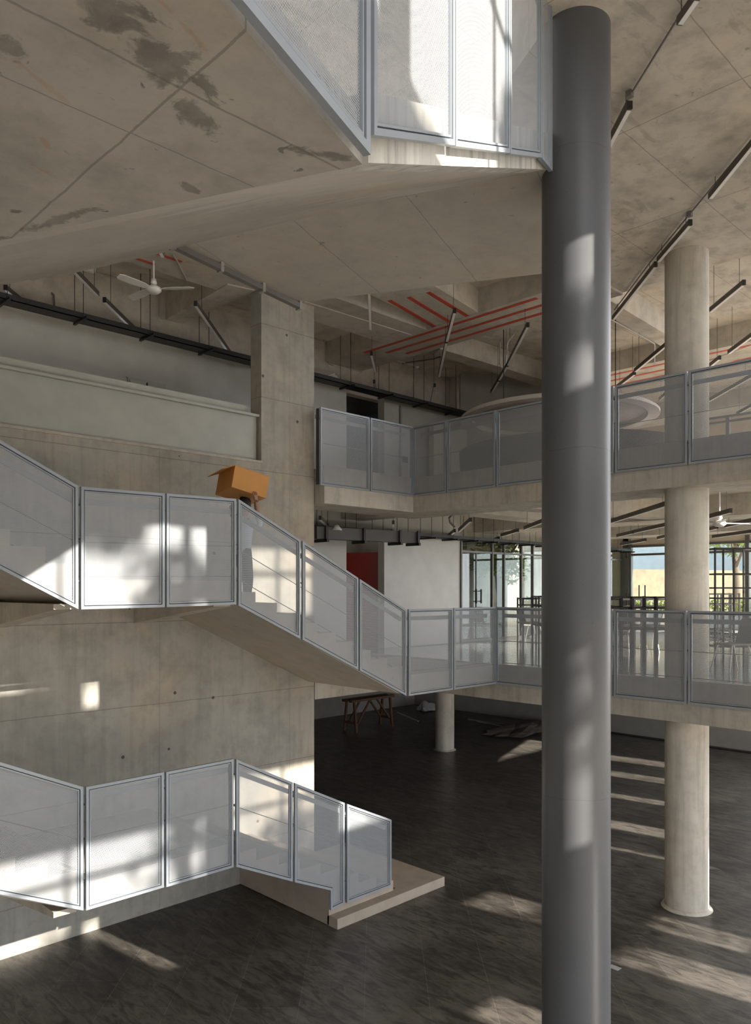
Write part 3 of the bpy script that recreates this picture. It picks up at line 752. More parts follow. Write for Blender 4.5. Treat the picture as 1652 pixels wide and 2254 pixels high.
lights1 = [
 ((704,1140),(729,1165),'small light just right of the pier below the balcony'),
 ((865,1150),(866,1176),'end-on light over the red door recess'),
 ((1035,1144),(1010,1167),'light under the balcony corner, right of the duct end'),
 ((1000,1168),(981,1184),'short light at the top of the white level one wall'),
 ((1205,1142),(1154,1162),'light under the balcony touching the dark column at left'),
 ((1139,1167),(1103,1178),'light crossing the top of the glass partition'),
 ((1097,1184),(1070,1194),'lowest short light in front of the glass partition transom'),
 ((1480,1104),(1335,1150),'longest dark light between the two columns under the balcony'),
 ((1480,1151),(1395,1170),'second light down between the two columns'),
 ((1392,1171),(1358,1179),'short light left of the second one, between the columns'),
 ((1480,1176),(1447,1184),'small light beside the bare column above the window wall'),
 ((1420,1188),(1365,1198),'lowest light between the columns at the window head'),
 ((1607,1124),(1540,1142),'highest light right of the bare column under the balcony'),
 ((1577,1160),(1540,1170),'short light right of the bare column beside the ceiling fan'),
 ((1668,1142),(1595,1157),'light at the right edge right of the ceiling fan'),
 ((1668,1167),(1568,1181),'lowest long light right of the bare column under the balcony')]
for a, b, lab in lights1:
    linear_light(a, b, 1.36, lab, Z2-.17, 'linear lights under the balcony')

# conduits feeding the light rows
def conduit(pts, r, mat, name, label, boxes=()):
    o = MB().tube(pts, r, 6)
    for bpt in boxes: o.box(bpt[0]-.03, bpt[0]+.03, bpt[1]-.03, bpt[1]+.03, bpt[2]-.03, bpt[2]+.03)
    return tag(o.build(name, mat), label, 'conduit', 'surface conduits')
conduit([pz(1516, 0, 4.99), pz(1385, 212, 4.99), pz(1330, 320, 4.99)], .011, M['conduit_dark'], 'conduit', 'conduit on the flat ceiling running to the light by the dark column', [pz(1385, 208, 4.98)])
conduit([pz(1660, 300, 4.99), pz(1520, 468, 4.99), pz(1430, 578, 4.99), pz(1352, 682, 4.99)], .011, M['conduit_dark'], 'conduit', 'conduit on the flat ceiling along the right light row', [pz(1517, 472, 4.98)])
conduit([pz(1343, 703, 4.96), pz(1425, 748, 4.96), pz(1440, 757, 4.96), pz(1440, 800, 5.0+.38-.45)], .014, M['conduit'], 'conduit', 'pale conduit on the diagonal beam left of the bare column')
conduit([pz(380, 560, 4.95), pz(388, 572, 4.95), pz(411, 618, 4.95)], .016, M['conduit'], 'conduit', 'short pale conduit crossing the beam beside the grey channel')
conduit([pz(352, 640, 5.41), pd(352, 695, 14.1), pd(357, 703, 14.2), pz(386, 711, 4.97)], .016, M['conduit'], 'conduit', 'bent conduit on the dark coffer beam right of the fan')
conduit([pz(712, 750, 5.40), pu(721, 752, 11.08), pu(723, 800, 11.08), pz(735, 806, 4.97), pz(795, 817, 4.97)], .017, M['conduit'], 'conduit', 'pale bent conduit right of the pier top')
conduit([(pv(880, 1000, VB)[0], VB-.03, Z2+.001), (pv(880, 1000, VB)[0], VB-.03, E+4.3)], .03, M['conduit'], 'conduit', 'vertical conduit on the upper white wall right of the doorway')
conduit([pd(1130, 735, 14.9), pd(1116, 754, 15), pd(1112, 800, 15.1)], .018, M['conduit'], 'conduit', 'conduit bent down the pale beam left of the dark column')
conduit([pd(1100, 752, 15.0), pd(1099, 802, 15.0)], .018, M['conduit'], 'conduit', 'straight conduit beside the bent one on the pale beam')
conduit([pz(885, 800, 5.40), pz(955, 790, 5.40), pz(1000, 775, 5.40)], .014, M['conduit_dark'], 'conduit', 'dark conduit across the coffer under the striped beam')
conduit([pd(1430, 800, 17.6), pd(1430, 760, 17.6), pd(1400, 740, 17.5)], .02, M['conduit'], 'conduit', 'vertical conduit between the two right beams')
conduit([pd(1000, 1160, 17), pd(990, 1150, 16.9), pd(988, 1140, 16.6), pd(1005, 1122, 16.2)], .022, M['conduit_dark'], 'conduit', 'bent conduit in the corner above the level one white wall')
conduit([pz(90, 590, 5.40), pz(210, 600, 5.40), pz(330, 632, 5.40)], .014, M['conduit'], 'conduit', 'conduit running left to right behind the ceiling fan')
conduit([pz(60, 590, 5.40), pv(118, 650, VB+.32), pv(120, 690, VB+.32)], .02, M['conduit_dark'], 'conduit', 'bent conduit on the upper wall at far left')

# ------------------------------------------------------------------ cable trays
def tray(u0, u1, v, z, w, name, label, zt, step=1.15):
    r = empty(name, (u0, v, z), label, 'cable tray')
    mb = MB().box(u0, u1, v-w/2, v-w/2+.015, z, z+.09).box(u0, u1, v+w/2-.015, v+w/2, z, z+.09).box(u0, u1, v-w/2, v+w/2, z, z+.012)
    part(mb, 'tray', M['black'], r)
    u = u0 + .4
    while u < u1:
        part(MB().box(u-.02, u+.02, v-w/2-.18, v+w/2+.03, z-.035, z), 'bracket', M['black'], r)
        part(MB().tube([(u, v-w/2-.03, z-.03), (u, v-w/2-.03, zt)], .006, 5).tube([(u, v+w/2+.015, z-.03), (u, v+w/2+.015, zt)], .006, 5), 'hanger_rod', M['black'], r)
        u += step
tray(-2, 15.0, VB-.35, E+4.30, .28, 'cable_tray', 'black cable tray along the top of the upper back wall', ZCC)
tray(9.2, 23.4, VB-.35, E+1.22, .30, 'cable_tray', 'black cable tray above the red door and glass partition', Z2-.17, .8)
# dark duct under the tray
r = empty('duct', (9.0, VB-.45, E+1.0), 'dark grey duct hung above the red door', 'duct')
da, db = pd(690, 1173, 15.4), pd(915, 1184, 17.1)
part(MB().bar(da, db, .24, .24), 'duct_body', M['darkgrey'], r)
for t in (.07, .42, .78, .97):
    c = Vector(da).lerp(Vector(db), t); part(MB().box(c.x-.03, c.x+.03, c.y-.2, c.y+.2, c.z-.18, c.z-.12).box(c.x-.03, c.x+.03, c.y-.17, c.y-.14, c.z-.18, c.z+.14), 'hanger', M['black'], r)

# ------------------------------------------------------------------ ceiling fans
def fan(c, zt, rad, angs, label):
    r = empty('ceiling_fan', c, label, 'ceiling fan', 'ceiling fans')
    part(MB().tube([(c[0], c[1], c[2]+.1), (c[0], c[1], zt)], .014, 8), 'rod', M['white'], r)
    part(MB().lathe([(0, .06), (.05, .055), (.11, .02), (.115, -.02), (.07, -.06), (0, -.065)], c, 24), 'motor', M['white'], r, smooth=True)
    part(MB().lathe([(0, .16), (.035, .155), (.05, .09), (.02, .06), (0, .06)], c, 16), 'canopy', M['white'], r, smooth=True)
    for a in angs:
        d = Vector((math.cos(a), math.sin(a), 0)); n = Vector((-d.y, d.x, 0)); C0 = Vector(c)
        mb = MB()
        pts = []
        for t, w in ((.1, .03), (.18, .06), (rad*.5, .075), (rad*.92, .07), (rad, .04)):
            pts.append((t, w))
        vs = []
        for t, w in pts:
            for sgn in (1, -1):
                vs.append(C0 + d*t + n*w*sgn + Vector((0, 0, .012*sgn)))
        m = len(vs); vs2 = vs + [v + Vector((0,0,.008)) for v in vs]
        fs = []
        for i in range(len(pts)-1):
            a_, b_, c_, d_ = 2*i, 2*i+1, 2*i+3, 2*i+2
            fs += [(a_, b_, c_, d_), (m+d_, m+c_, m+b_, m+a_), (a_, d_, m+d_, m+a_), (b_, m+b_, m+c_, c_)]
        fs += [(0, m, m+1, 1), (m-2, m-1, 2*m-1, 2*m-2)]
        mb.add(vs2, fs); part(mb, 'blade', M['white'], r)
h45 = math.radians(45.5)
fan(pz(338, 637, 4.55), ZCC, .62, [h45 - math.radians(95), h45 + math.radians(143), h45+math.radians(25)+math.pi*.0 + 2.2 - math.radians(100)], 'white three-blade ceiling fan hanging in the dark upper left coffer')
fan(pz(1583, 1152, 1.22), Z2-.17, .6, [h45 - math.radians(80), h45 + math.radians(40), h45 + math.radians(160)], 'white ceiling fan under the balcony right of the bare column')

# ------------------------------------------------------------------ small ceiling devices
def security_cam(c, label):
    r = empty('security_camera', c, label, 'camera', 'ceiling cameras')
    part(MB().tube([(c[0], c[1], c[2]+.05), (c[0], c[1]+.0, c[2]+.12), (c[0], VB, c[2]+.12)], .02, 8), 'bracket', M['white'], r)
    part(MB().lathe([(0, .09), (.06, .08), (.085, .03), (.08, -.02), (0, -.02)], c, 20), 'housing', M['white'], r, smooth=True)
    part(MB().lathe([(.06, 0), (.055, -.04), (.03, -.065), (0, -.07)], (c[0], c[1], c[2]-.02), 18), 'lens_dome', M['black'], r, smooth=True)
security_cam(pv(735, 836, VB-.18), 'white dome camera on the wall top right of the pier')
o = MB().lathe([(0, .05), (.03, .05), (.11, -.05), (.1, -.06), (0, -.03)], pd(741, 1161, 15.6), 20).build('horn_speaker', M['white'], smooth=True); tag(o, 'white horn speaker above the duct under the balcony', 'speaker')
c = pd(193, 592, 12.6)
o = MB().box(c[0]-.12, c[0]+.12, c[1]-.05, c[1]+.05, c[2]-.04, c[2]+.04).build('wifi_box', M['white'], bevel=.02); tag(o, 'white rounded box on the dark coffer left of the fan', 'device')
c = pd(103, 589, 12.6)
o = MB().lathe([(0, -.07), (.05, -.055), (.07, 0), (.07, .04), (0, .045)], c, 18).build('dome_sensor', M['blue'], smooth=True); tag(o, 'blue dome sensor on the coffer at far left', 'sensor')
c = pz(917, 807, 5.37)
o = MB().lathe([(0, -.05), (.04, -.04), (.05, 0), (0, .02)], c, 14).tube([pz(917, 806, 5.40), pz(870, 793, 5.40)], .012, 6).build('sprinkler', M['white'], smooth=True); tag(o, 'small white sensor with pipe in the coffer under the red stripes', 'sensor')

# ------------------------------------------------------------------ back wall details
# small window hatch in upper wall
a = pv(280, 860, VB); b = pv(362, 832, VB)
r = empty('wall_hatch', (a[0], VB, a[2]), 'small framed hatch low on the upper left white wall', 'hatch')
zt_ = pv(280, 832, VB)[2]
part(MB().box(a[0], b[0], VB-.03, VB+.0, Z2+.6, zt_).box(a[0]-.02, b[0]+.02, VB-.02, VB, zt_, zt_+.02), 'hatch_frame', M['parapet'], r)
part(MB().box(a[0]+.03, (a[0]+b[0])/2-.03, VB-.05, VB-.03, Z2+.6, zt_-.03), 'sliding_pane', M['plaster'], r)
part(MB().box((a[0]+b[0])/2-.02, (a[0]+b[0])/2, VB-.06, VB-.03, Z2+.6, zt_-.03), 'jamb_strip', M['black'], r)
# doors in recess
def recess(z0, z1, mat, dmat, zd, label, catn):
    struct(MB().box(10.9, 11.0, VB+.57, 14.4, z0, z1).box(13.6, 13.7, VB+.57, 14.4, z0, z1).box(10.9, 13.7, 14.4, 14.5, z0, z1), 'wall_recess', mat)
    p = Vector(pd(752, HY, 18.75)); q = Vector(pd(850, HY, 18.3))
    d_ = empty('door', (p.x, p.y, z0), label, 'door')
    n = (q-p).normalized(); n = Vector((-n.y, n.x, 0))*.045
    part(MB().prism([xy(p), xy(q), xy(q+n), xy(p+n)], z0, zd), 'leaf', dmat, d_)
    hp = p.lerp(q, .86) - n*1.2
    part(MB().bar((hp.x, hp.y, z0+.95), (hp.x, hp.y, z0+1.2), .02, .02), 'handle', M['handrail'], d_)
recess(Z1, E+1.32, M['greywall'], M['red'], Z1+2.22, 'dark red door in the recess behind the upper stair railing', 'door')
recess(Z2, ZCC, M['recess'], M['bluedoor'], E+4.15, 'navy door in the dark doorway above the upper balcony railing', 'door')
o = MB().box(*[min(pv(883, 1010, VB)[0], pv(896, 1010, VB)[0]), max(pv(883, 1010, VB)[0], pv(896, 1010, VB)[0])], VB-.02, VB, pv(890, 1018, VB)[2], pv(890, 1005, VB)[2]).build('switch_plate', M['darkgrey'], bevel=.004)
tag(o, 'grey switch plate on the upper white wall behind the mesh railing', 'switch')

# glass partition on level one
gp = empty('glass_partition', (15.3, VB, Z1), 'framed glass partition right of the white level one wall', 'glass partition')
gz1 = E+1.25; tz = E+.95
gu = [15.32] + [pv(x, HY, VB)[0] for x in (1082, 1108, 1146, 1171)] + [19.9, 21.6, 23.65]
part(MB().box(15.32, 23.65, VB-.03, VB+.03, gz1, gz1+.07).box(15.32, 23.65, VB-.03, VB+.03, tz, tz+.05).box(15.32, 23.65, VB-.03, VB+.03, Z1, Z1+.06), 'rail', M['alu'], gp)
for u in gu: part(MB().box(u-.022, u+.022, VB-.04, VB+.04, Z1, gz1), 'mullion', M['alu'], gp)
for a_, b_ in zip(gu, gu[1:]):
    part(MB().box(a_+.035, b_-.035, VB-.004, VB+.004, Z1+.06, tz), 'pane', M['glass'], gp)
    part(MB().box(a_+.035, b_-.035, VB-.004, VB+.004, tz+.05, gz1), 'pane', M['glass'], gp)
um = pv(1047, HY, VB)[0]
for dx in (-.1, .1):
    u = um+dx
    z0_, z1_ = pv(1047, 1328, VB)[2], pv(1047, 1297, VB)[2]
    part(MB().tube([(u, VB-.09, z0_), (u, VB-.09, z1_)], .022, 8).tube([(u, VB-.09, z0_+.05), (u, VB, z0_+.05)], .012, 6).tube([(u, VB-.09, z1_-.05), (u, VB, z1_-.05)], .012, 6), 'pull_handle', M['black'], gp)
part(MB().box(um-.012, um+.012, VB-.02, VB+.02, Z1+.05, tz), 'door_stile', M['alu'], gp)
# walls seen through the glass
struct(MB().box(15.5, 24.2, 16.9, 17.2, Z1-.05, E+1.9).box(28, 28.3, 15.7, 27, Z1-.06, E+2.6), 'wall_boundary', M['ext_conc'])
struct(MB().box(15.3, 15.5, VB+.2, 16.9, Z1, Z2-.17), 'wall_side', M['plaster'])

# right glazed facade on level one
gf = empty('window_wall', (23.7, 8, Z1), 'aluminium framed window wall with bright garden behind, right of the dark column', 'window')
vA = pu(1387, HY, 23.7)[1]; vB_ = pu(1645, HY, 23.7)[1]
vv = [12.4, vA, 10.7, 9.75, vB_, 7.3, 6.2]
part(MB().box(23.66, 23.74, 6.2, 12.45, Z2-.75, Z2-.68).box(23.66, 23.74, 6.2, vA, E+1.10, E+1.17).box(23.66, 23.74, 6.2, 12.45, Z1, Z1+.05), 'rail', M['alu'], gf)
for v in vv: part(MB().box(23.63, 23.77, v-.055, v+.055, Z1, Z2B+.1), 'mullion', M['alu'], gf)
# inner opening sash left of the mullion
a = pu(1338, 1302, 23.6); b = pu(1383, 1233, 23.6)
part(MB().box(23.6, 23.72, vA+.02, 12.4, a[2]-.06, a[2]+.1).box(23.6, 23.72, vA+.02, 12.4, b[2]-.05, b[2]+.08).box(23.6, 23.72, vA+.03, vA+.15, a[2]+.1, b[2]-.05), 'sash', M['alu'], gf)
for a_, b_ in zip(vv, vv[1:]):
    part(MB().box(23.696, 23.704, b_+.055, a_-.055, Z1+.05, Z2-.75), 'pane', M['glass'], gf)
hp = pu(1413, 1305, 23.6)
part(MB().tube([(23.58, hp[1]-.1, hp[2]-.2), (23.58, hp[1]-.1, hp[2]+.25)], .02, 8).tube([(23.58, hp[1]+.1, hp[2]-.2), (23.58, hp[1]+.1, hp[2]+.25)], .02, 8), 'pull_handle', M['black'], gf)
struct(MB().box(23.7, 24, 3, 12.5, Z2-.7, Z2+.9).box(23.7, 24, 3, 12.5, E+4.25, ZCC+.3).box(23.7, 24, 12.3, 13, Z1, ZCC), 'wall_right_upper', M['plaster_warm'])

# ------------------------------------------------------------------ upper lounge on the right: drum, seating
dc = cam((1226-CX)/F_PX*15.4, 15.4); zr = E + 3.38; R = 1.92
r = empty('ceiling_disc', (dc[0], dc[1], zr), 'large round ceiling disc with pale rim behind the upper balcony railing', 'ceiling disc')
for t_ in (.6, 2.7, 4.8): part(MB().tube([(dc[0]+1.2*math.cos(t_), dc[1]+1.2*math.sin(t_), zr+.09), (dc[0]+1.2*math.cos(t_), dc[1]+1.2*math.sin(t_), ZCC)], .01, 6), 'hanger_rod', M['black'], r)
mbw = MB(); arc = []
for i in range(25):
    x = 1013 + (1338-1013)*i/24; d = 19.4 - 2.6*i/24 + 1.1*math.sin(math.pi*i/24); arc.append(cam((x-CX)/F_PX*d, d))
outer = [(a_+.12, b_+.15) for a_, b_ in arc]
mbw.prism(arc + outer[::-1], Z2, ZCC)
struct(mbw, 'wall_curved', M['drum'], smooth='auto')
part(MB().lathe([(R-.22, 0), (R, 0), (R, .05), (R-.06, .05), (R-.06, .09), (R-.24, .09), (R-.24, 0)], (dc[0], dc[1], zr), 96), 'rim', M['drumtrim'], r, smooth='auto')
part(MB().lathe([(0, .10), (R-.24, .10)], (dc[0], dc[1], zr), 48), 'inner_disc', M['drum'], r)
r = empty('curved_bench', (dc[0]+.2, dc[1]-.4, Z2), 'dark curved bench with rust cushions behind the upper balcony mesh', 'bench')
cc = (dc[0]+.2, dc[1]-.2, Z2)
part(MB().lathe([(1.35, 0), (2.15, 0), (2.2, .30), (1.35, .30)], cc, 60, math.radians(120), math.radians(300)), 'bench_base', M['darkup'], r, smooth='auto')
part(MB().lathe([(2.02, .30), (2.2, .30), (2.22, .62), (2.0, .62)], cc, 60, math.radians(120), math.radians(300)), 'bench_back', M['darkup'], r, smooth='auto')
for i in range(9):
    t = math.radians(128 + i*20)
    part(MB().lathe([(1.5, .30), (1.98, .30), (1.98, .58), (1.86, .58), (1.8, .44), (1.5, .42)], cc, 6, t, t+math.radians(13)), 'cushion', M['orange'], r, smooth='auto')
struct(MB().box(14.0, 23.7, 12.25, 12.4, Z2, E+4.0), 'wall_louver', M['louver'])

def sofa(c, rz, w, label):
    r = empty('sofa', c, label, 'sofa', 'upholstered sofas on the upper floor', rz)
    MB().box(-w/2, w/2, -.4, .4, .08, .42).build('base', M['sofa'], r, bevel=.03)
    MB().box(-w/2, w/2, .22, .42, .42, .95).build('backrest', M['sofa'], r, bevel=.05)
    for s in (-1, 1): MB().box(s*w/2-.1*(s+1), s*w/2+.1*(1-s), -.4, .4, .42, .66).build('armrest', M['sofa'], r, bevel=.04)
    for k in (-.5, .5): MB().box(k*(w-.2)/2-(w-.24)/4*1, k*(w-.2)/2+(w-.24)/4*1, -.38, .22, .42, .56).build('seat_cushion', M['sofa'], r, bevel=.04)
    for sx in (-1, 1):
        for sy in (-1, 1): MB().box(sx*(w/2-.08)-.02, sx*(w/2-.08)+.02, sy*.32-.02, sy*.32+.02, 0, .08).build('leg', M['black'], r)
c = pd(1405, 1000, 15.5); sofa((c[0], c[1], Z2), math.radians(-45), 1.5, 'lilac grey sofa seen through mesh left of the bare column')
c = pd(1450, 980, 17.2); sofa((c[0], c[1], Z2), math.radians(-45), 1.5, 'second lilac grey sofa further back beside the bare column')

# far railing of upper floor
fr_ = empty('guard_rail', (20.5, 8.5, Z2), 'far steel guard rail seen through the upper right mesh panel', 'railing')
A = pd(1540, 925, 19.0); B = pd(1680, 905, 17.5)
for dz in (0, -.12, -.45): part(MB().bar((A[0], A[1], A[2]+dz), (B[0], B[1], B[2]+dz), .05, .05), 'rail', M['conduit_dark'], fr_)
for t in (.06, .46, .9):
    c = Vector(A).lerp(Vector(B), t); part(MB().box(c.x-.04, c.x+.04, c.y-.04, c.y+.04, Z2, c.z), 'post', M['conduit_dark'], fr_)

# ------------------------------------------------------------------ level one furniture
def tube_frame(c, rz, w, d, h, rows, label, name='table_frame', group='black steel table frames'):
    r = empty(name, c, label, 'table frame', group, rz)
    for sx in (-1, 1):
        for sy in (-1, 1): MB().box(sx*w/2-.015, sx*w/2+.015, sy*d/2-.015, sy*d/2+.015, 0, h).build('leg', M['black'], r)
    for z in rows:
        MB().box(-w/2+.015, w/2-.015, -d/2-.014, -d/2+.014, z-.015, z+.015).box(-w/2+.015, w/2-.015, d/2-.014, d/2+.014, z-.015, z+.015).box(-w/2-.014, -w/2+.014, -d/2+.015, d/2-.015, z-.015, z+.015).box(w/2-.014, w/2+.014, -d/2+.015, d/2-.015, z-.015, z+.015).build('crossbar', M['black'], r)
    return r
h = math.radians(0)
fl_ = [(1352, 14.3, 'first black table frame right of the dark column'), (1377, 15.4, 'black table frame behind the first one right of the dark column'), (1404, 14.2, 'black table frame midway between the columns'),
       (1430, 15.4, 'black table frame behind the middle ones between the columns'), (1456, 14.1, 'black table frame beside the bare column'), (1165, 16.6, 'black table frame left of the dark column'), (1200, 15.6, 'black table frame half hidden by the dark column')]
for i, (x, d, lab) in enumerate(fl_):
    c = pd(x, HY, d); tube_frame((c[0], c[1], Z1), math.radians(45.5), .62, .40, 1.21 if i % 2 == 0 else 1.16, (.62, 1.0, 1.19 if i % 2 == 0 else 1.14), lab)
for i, (x, d) in enumerate(((1573, 17.5), (1592, 18.3))):
    c = pd(x, HY, d); tube_frame((c[0], c[1], Z1), math.radians(45.5), .5, .5, 1.25, (.2, .4, .6, .8, 1.0, 1.23), ['slim black ladder frame stack right of the bare column', 'slim black ladder frame just behind the other, right of the bare column'][i], 'stacked_frame', 'stacked ladder frames')
# tall open shelving
c = pd(1625, HY, 13.5)
sh = empty('open_shelving', (c[0], c[1], Z1), 'tall black steel grid shelving at the right edge of level one', 'shelving', None, math.radians(-44.5))
for x in (-.50, -.18, .18, .50, .82):
    for y in (-.2, .2): MB().box(x-.013, x+.013, y-.013, y+.013, 0, 2.05).build('upright', M['black'], sh)
for z in (.35, 1.18, 1.36, 1.60, 2.04):
    MB().box(-.51, .83, -.213, -.187, z-.013, z+.013).box(-.51, .83, .187, .213, z-.013, z+.013).box(-.51, -.49, -.19, .19, z-.01, z+.01).box(.81, .83, -.19, .19, z-.01, z+.01).build('crossbar', M['black'], sh)
def chair(c, rz, label):
    r = empty('chair', c, label, 'chair', 'shell chairs on level one', rz)
    MB().box(-.22, .22, -.21, .22, .43, .455).build('seat', M['chairshell'], r, bevel=.01)
    mb = MB(); mb.add([(-.21, .20, .44), (.21, .20, .44), (.19, .33, .86), (-.19, .33, .86), (-.21, .225, .44), (.21, .225, .44), (.19, .355, .86), (-.19, .355, .86)],
        [(0,1,2,3), (7,6,5,4), (0,4,5,1), (1,5,6,2), (2,6,7,3), (3,7,4,0)]); mb.build('backrest', M['chairshell'], r, bevel=.01)
    for sx in (-1, 1):
        MB().tube([(sx*.17, -.15, .43), (sx*.23, -.25, 0)], .011, 8).build('leg', M['chrome'], r)
        MB().tube([(sx*.17, .15, .43), (sx*.23, .28, 0)], .011, 8).build('leg', M['chrome'], r)
c = pd(1612, HY, 12.7); chair((c[0], c[1], Z1), math.radians(-120), 'grey shell chair under the black shelving at the right edge')
c = pd(1388, HY, 16.5); chair((c[0], c[1], Z1), math.radians(150), 'grey shell chair among the table frames left of centre')
c = pd(1440, HY, 16.6); chair((c[0], c[1], Z1), math.radians(170), 'grey shell chair among the table frames nearer the bare column')
c = pd(1168, HY, 20.3); chair((c[0], c[1], Z1), math.radians(60), 'pale shell chair by the glass partition left of the dark column')

# ------------------------------------------------------------------ undercroft: trestle and rubble
tc = pd(815, HY, 26.6)
tr = empty('timber_trestle', (tc[0], tc[1], 0), 'rust brown timber trestle in the dark undercroft', 'trestle', None, 0)
for sx in (-.95, .75):
    for sy in (-.3, .3):
        MB().bar((sx, sy, 0), (sx+.02, sy*.6, 1.0), .07, .07).build('leg', M['wood'], tr)
    MB().bar((sx, -.27, .3), (sx, .27, .3), .05, .07).build('crossbar', M['wood'], tr)
MB().box(-1.1, .95, -.24, -.1, 1.0, 1.08).box(-1.1, .95, .1, .24, 1.0, 1.08).build('top_plank', M['wood'], tr)
for sy in (-.22, .22):
    MB().bar((-.9, sy, .15), (-.25, sy, 1.0), .05, .06).build('brace', M['wood'], tr)
    MB().bar((.7, sy, .3), (.1, sy, 1.0), .05, .06).build('brace', M['wood'], tr)
def lump(c, rx, ry, rz_, mat, name, label, cat, group=None, seed=1):
    rnd = random.Random(seed); bm = bmesh.new(); bmesh.ops.create_icosphere(bm, subdivisions=3, radius=1)
    for v in bm.verts:
        n = 1 + .28*math.sin(v.co.x*5+seed)*math.cos(v.co.y*4+seed*2) + rnd.uniform(-.06, .06)
        v.co = Vector((v.co.x*rx*n, v.co.y*ry*n, max(v.co.z, -.1)*rz_*n + .02))
    me = bpy.data.meshes.new(name); bm.to_mesh(me); bm.free(); me.materials.append(mat)
    o = bpy.data.objects.new(name, me); C.objects.link(o); o.location = c; tag(o, label, cat, group); return o
c = pd(937, HY, 30.8); lump((c[0]-.3, c[1]-.3, .05), .4, .3, .28, M['debris'], 'cement_sack', 'pale cement sack by the far undercroft wall', 'sack', seed=3)
c = pd(1155, HY, 26.0); lump((c[0], c[1], .02), 1.6, .7, .22, M['debris_dark'], 'rubble_heap', 'dark rubble heap left of the dark column in the undercroft', 'rubble', seed=5)
for i, (xa, xb, d, lab) in enumerate(((1030, 1110, 27.5, 'longest pale pipe lying in the undercroft rubble'), (1050, 1125, 26.8, 'pale pipe beside the rubble heap'), (1075, 1150, 26.2, 'pale pipe nearest the dark column on the undercroft floor'), (874, 920, 28.3, 'thin pale rod on the floor right of the trestle'))):
    a = pd(xa, HY, d+.6); b = pd(xb, HY, d-.6)
    o = MB().tube([(a[0], a[1], .05+.04*i), (b[0], b[1], .05)], .025, 8).build('scrap_pipe', M['debris']); tag(o, lab, 'pipe', 'scrap pipes')
# stray paper on the floor
c = pz(1352, 2130, -4.75); o = MB().box(c[0]-.05, c[0]+.05, c[1]-.07, c[1]+.07, .001, .004).build('paper_scrap', M['debris']); tag(o, 'small square paper scrap on the floor right of the dark column', 'paper')

# ------------------------------------------------------------------ person carrying a box on the upper stair
def skin_body(name, joints, edges, radii, mat, parent, sub=2, root=0):
    me = bpy.data.meshes.new(name); me.from_pydata(joints, edges, []); o = bpy.data.objects.new(name, me); C.objects.link(o); o.parent = parent
    me.materials.append(mat)
    md = o.modifiers.new('skin', 'SKIN'); md.use_smooth_shade = True
    sv = me.skin_vertices[0].data if me.skin_vertices else None
    if sv is None:
        return o
    for i, r in enumerate(radii):
        sv[i].radius = r if isinstance(r, tuple) else (r, r)
    sv[root].use_root = True
    s = o.modifiers.new('sub', 'SUBSURF'); s.levels = sub; s.render_levels = sub
    return o
pb = pd(533, HY, 11.1); rise = (.115+1.33)/10; run = (8.72-5.59)/9
k = int((pb[0]-5.59)/run); zstep = E + .115 - rise*(k+1)
per = empty('person', (pb[0], pb[1], zstep), 'person in pale blue shirt carrying a cardboard box overhead down the upper stair', 'person')
# local frame: x forward (down the stairs, +u), y towards wall (+v)
J = [(0,0,.90), (0,0,1.05), (0,0,1.22), (.01,0,1.36), (.03,0,1.44), (.05,0,1.50), (.06,0,1.60), (.06,0,1.68),      # pelvis..head 7
     (-.0,-.09,.86), (.05,-.10,.48), (-.02,-.10,.07), (.12,-.10,.03),         # near leg 8..11
     (.0,.09,.86), (.16,.10,.45), (.13,.10,-.04), (.26,.10,-.08),         # far leg
     (.01,-.18,1.38), (.10,-.33,1.30), (.03,-.33,1.55), (.01,-.325,1.66),      # near arm raised 16..19
     (.01,.18,1.38), (.10,.33,1.30), (.03,.33,1.55), (.01,.325,1.66)]
Ed = [(0,1),(1,2),(2,3),(3,4),(4,5),(5,6),(6,7),(0,8),(8,9),(9,10),(10,11),(0,12),(12,13),(13,14),(14,15),(3,16),(16,17),(17,18),(18,19),(3,20),(20,21),(21,22),(22,23)]
Rr = [(.095,.11),(.09,.105),(.105,.13),(.09,.12),(.06,.06),(.055,.055),(.09,.08),(.07,.065),
      .09,.062,.045,.04,.09,.062,.045,.04,.065,.047,.036,.03,.065,.047,.036,.03]
mbv = [(x, y, z) for x, y, z in J]
body = skin_body('body', mbv, Ed, Rr, M['skin'], per)
# clothing
Js = [(0,0,.83), (0,0,1.04), (0,0,1.24), (.01,0,1.37), (.01,-.18,1.385), (.10,-.33,1.30), (.05,-.33,1.50), (.01,.18,1.385), (.10,.33,1.30), (.05,.33,1.50)]
skin_body('shirt', Js, [(0,1),(1,2),(2,3),(3,4),(4,5),(5,6),(3,7),(7,8),(8,9)], [(.155,.175),(.135,.155),(.15,.18),(.125,.165),.08,.062,.05,.08,.062,.05], M['shirt'], per)
Jt = [(0,0,1.08), (0,0,.92), (.01,-.085,.80), (.05,-.10,.48), (-.01,-.10,.12), (.02,.085,.80), (.16,.10,.45), (.135,.10,.02)]
skin_body('trousers', Jt, [(0,1),(1,2),(2,3),(3,4),(1,5),(5,6),(6,7)], [(.12,.13),(.13,.145),.10,.075,.066,.10,.075,.066], M['trouser'], per)
mb = MB().lathe([(0, .135), (.06, .12), (.095, .06), (.098, 0), (.09, -.05)], (.045, 0, 1.64), 24); mb.build('hair', M['hair'], per, smooth=True)
# face features
MB().lathe([(0, .02), (.014, .0), (.0, -.025)], (.15, 0, 1.60), 8).build('nose', M['skin'], per, smooth=True)
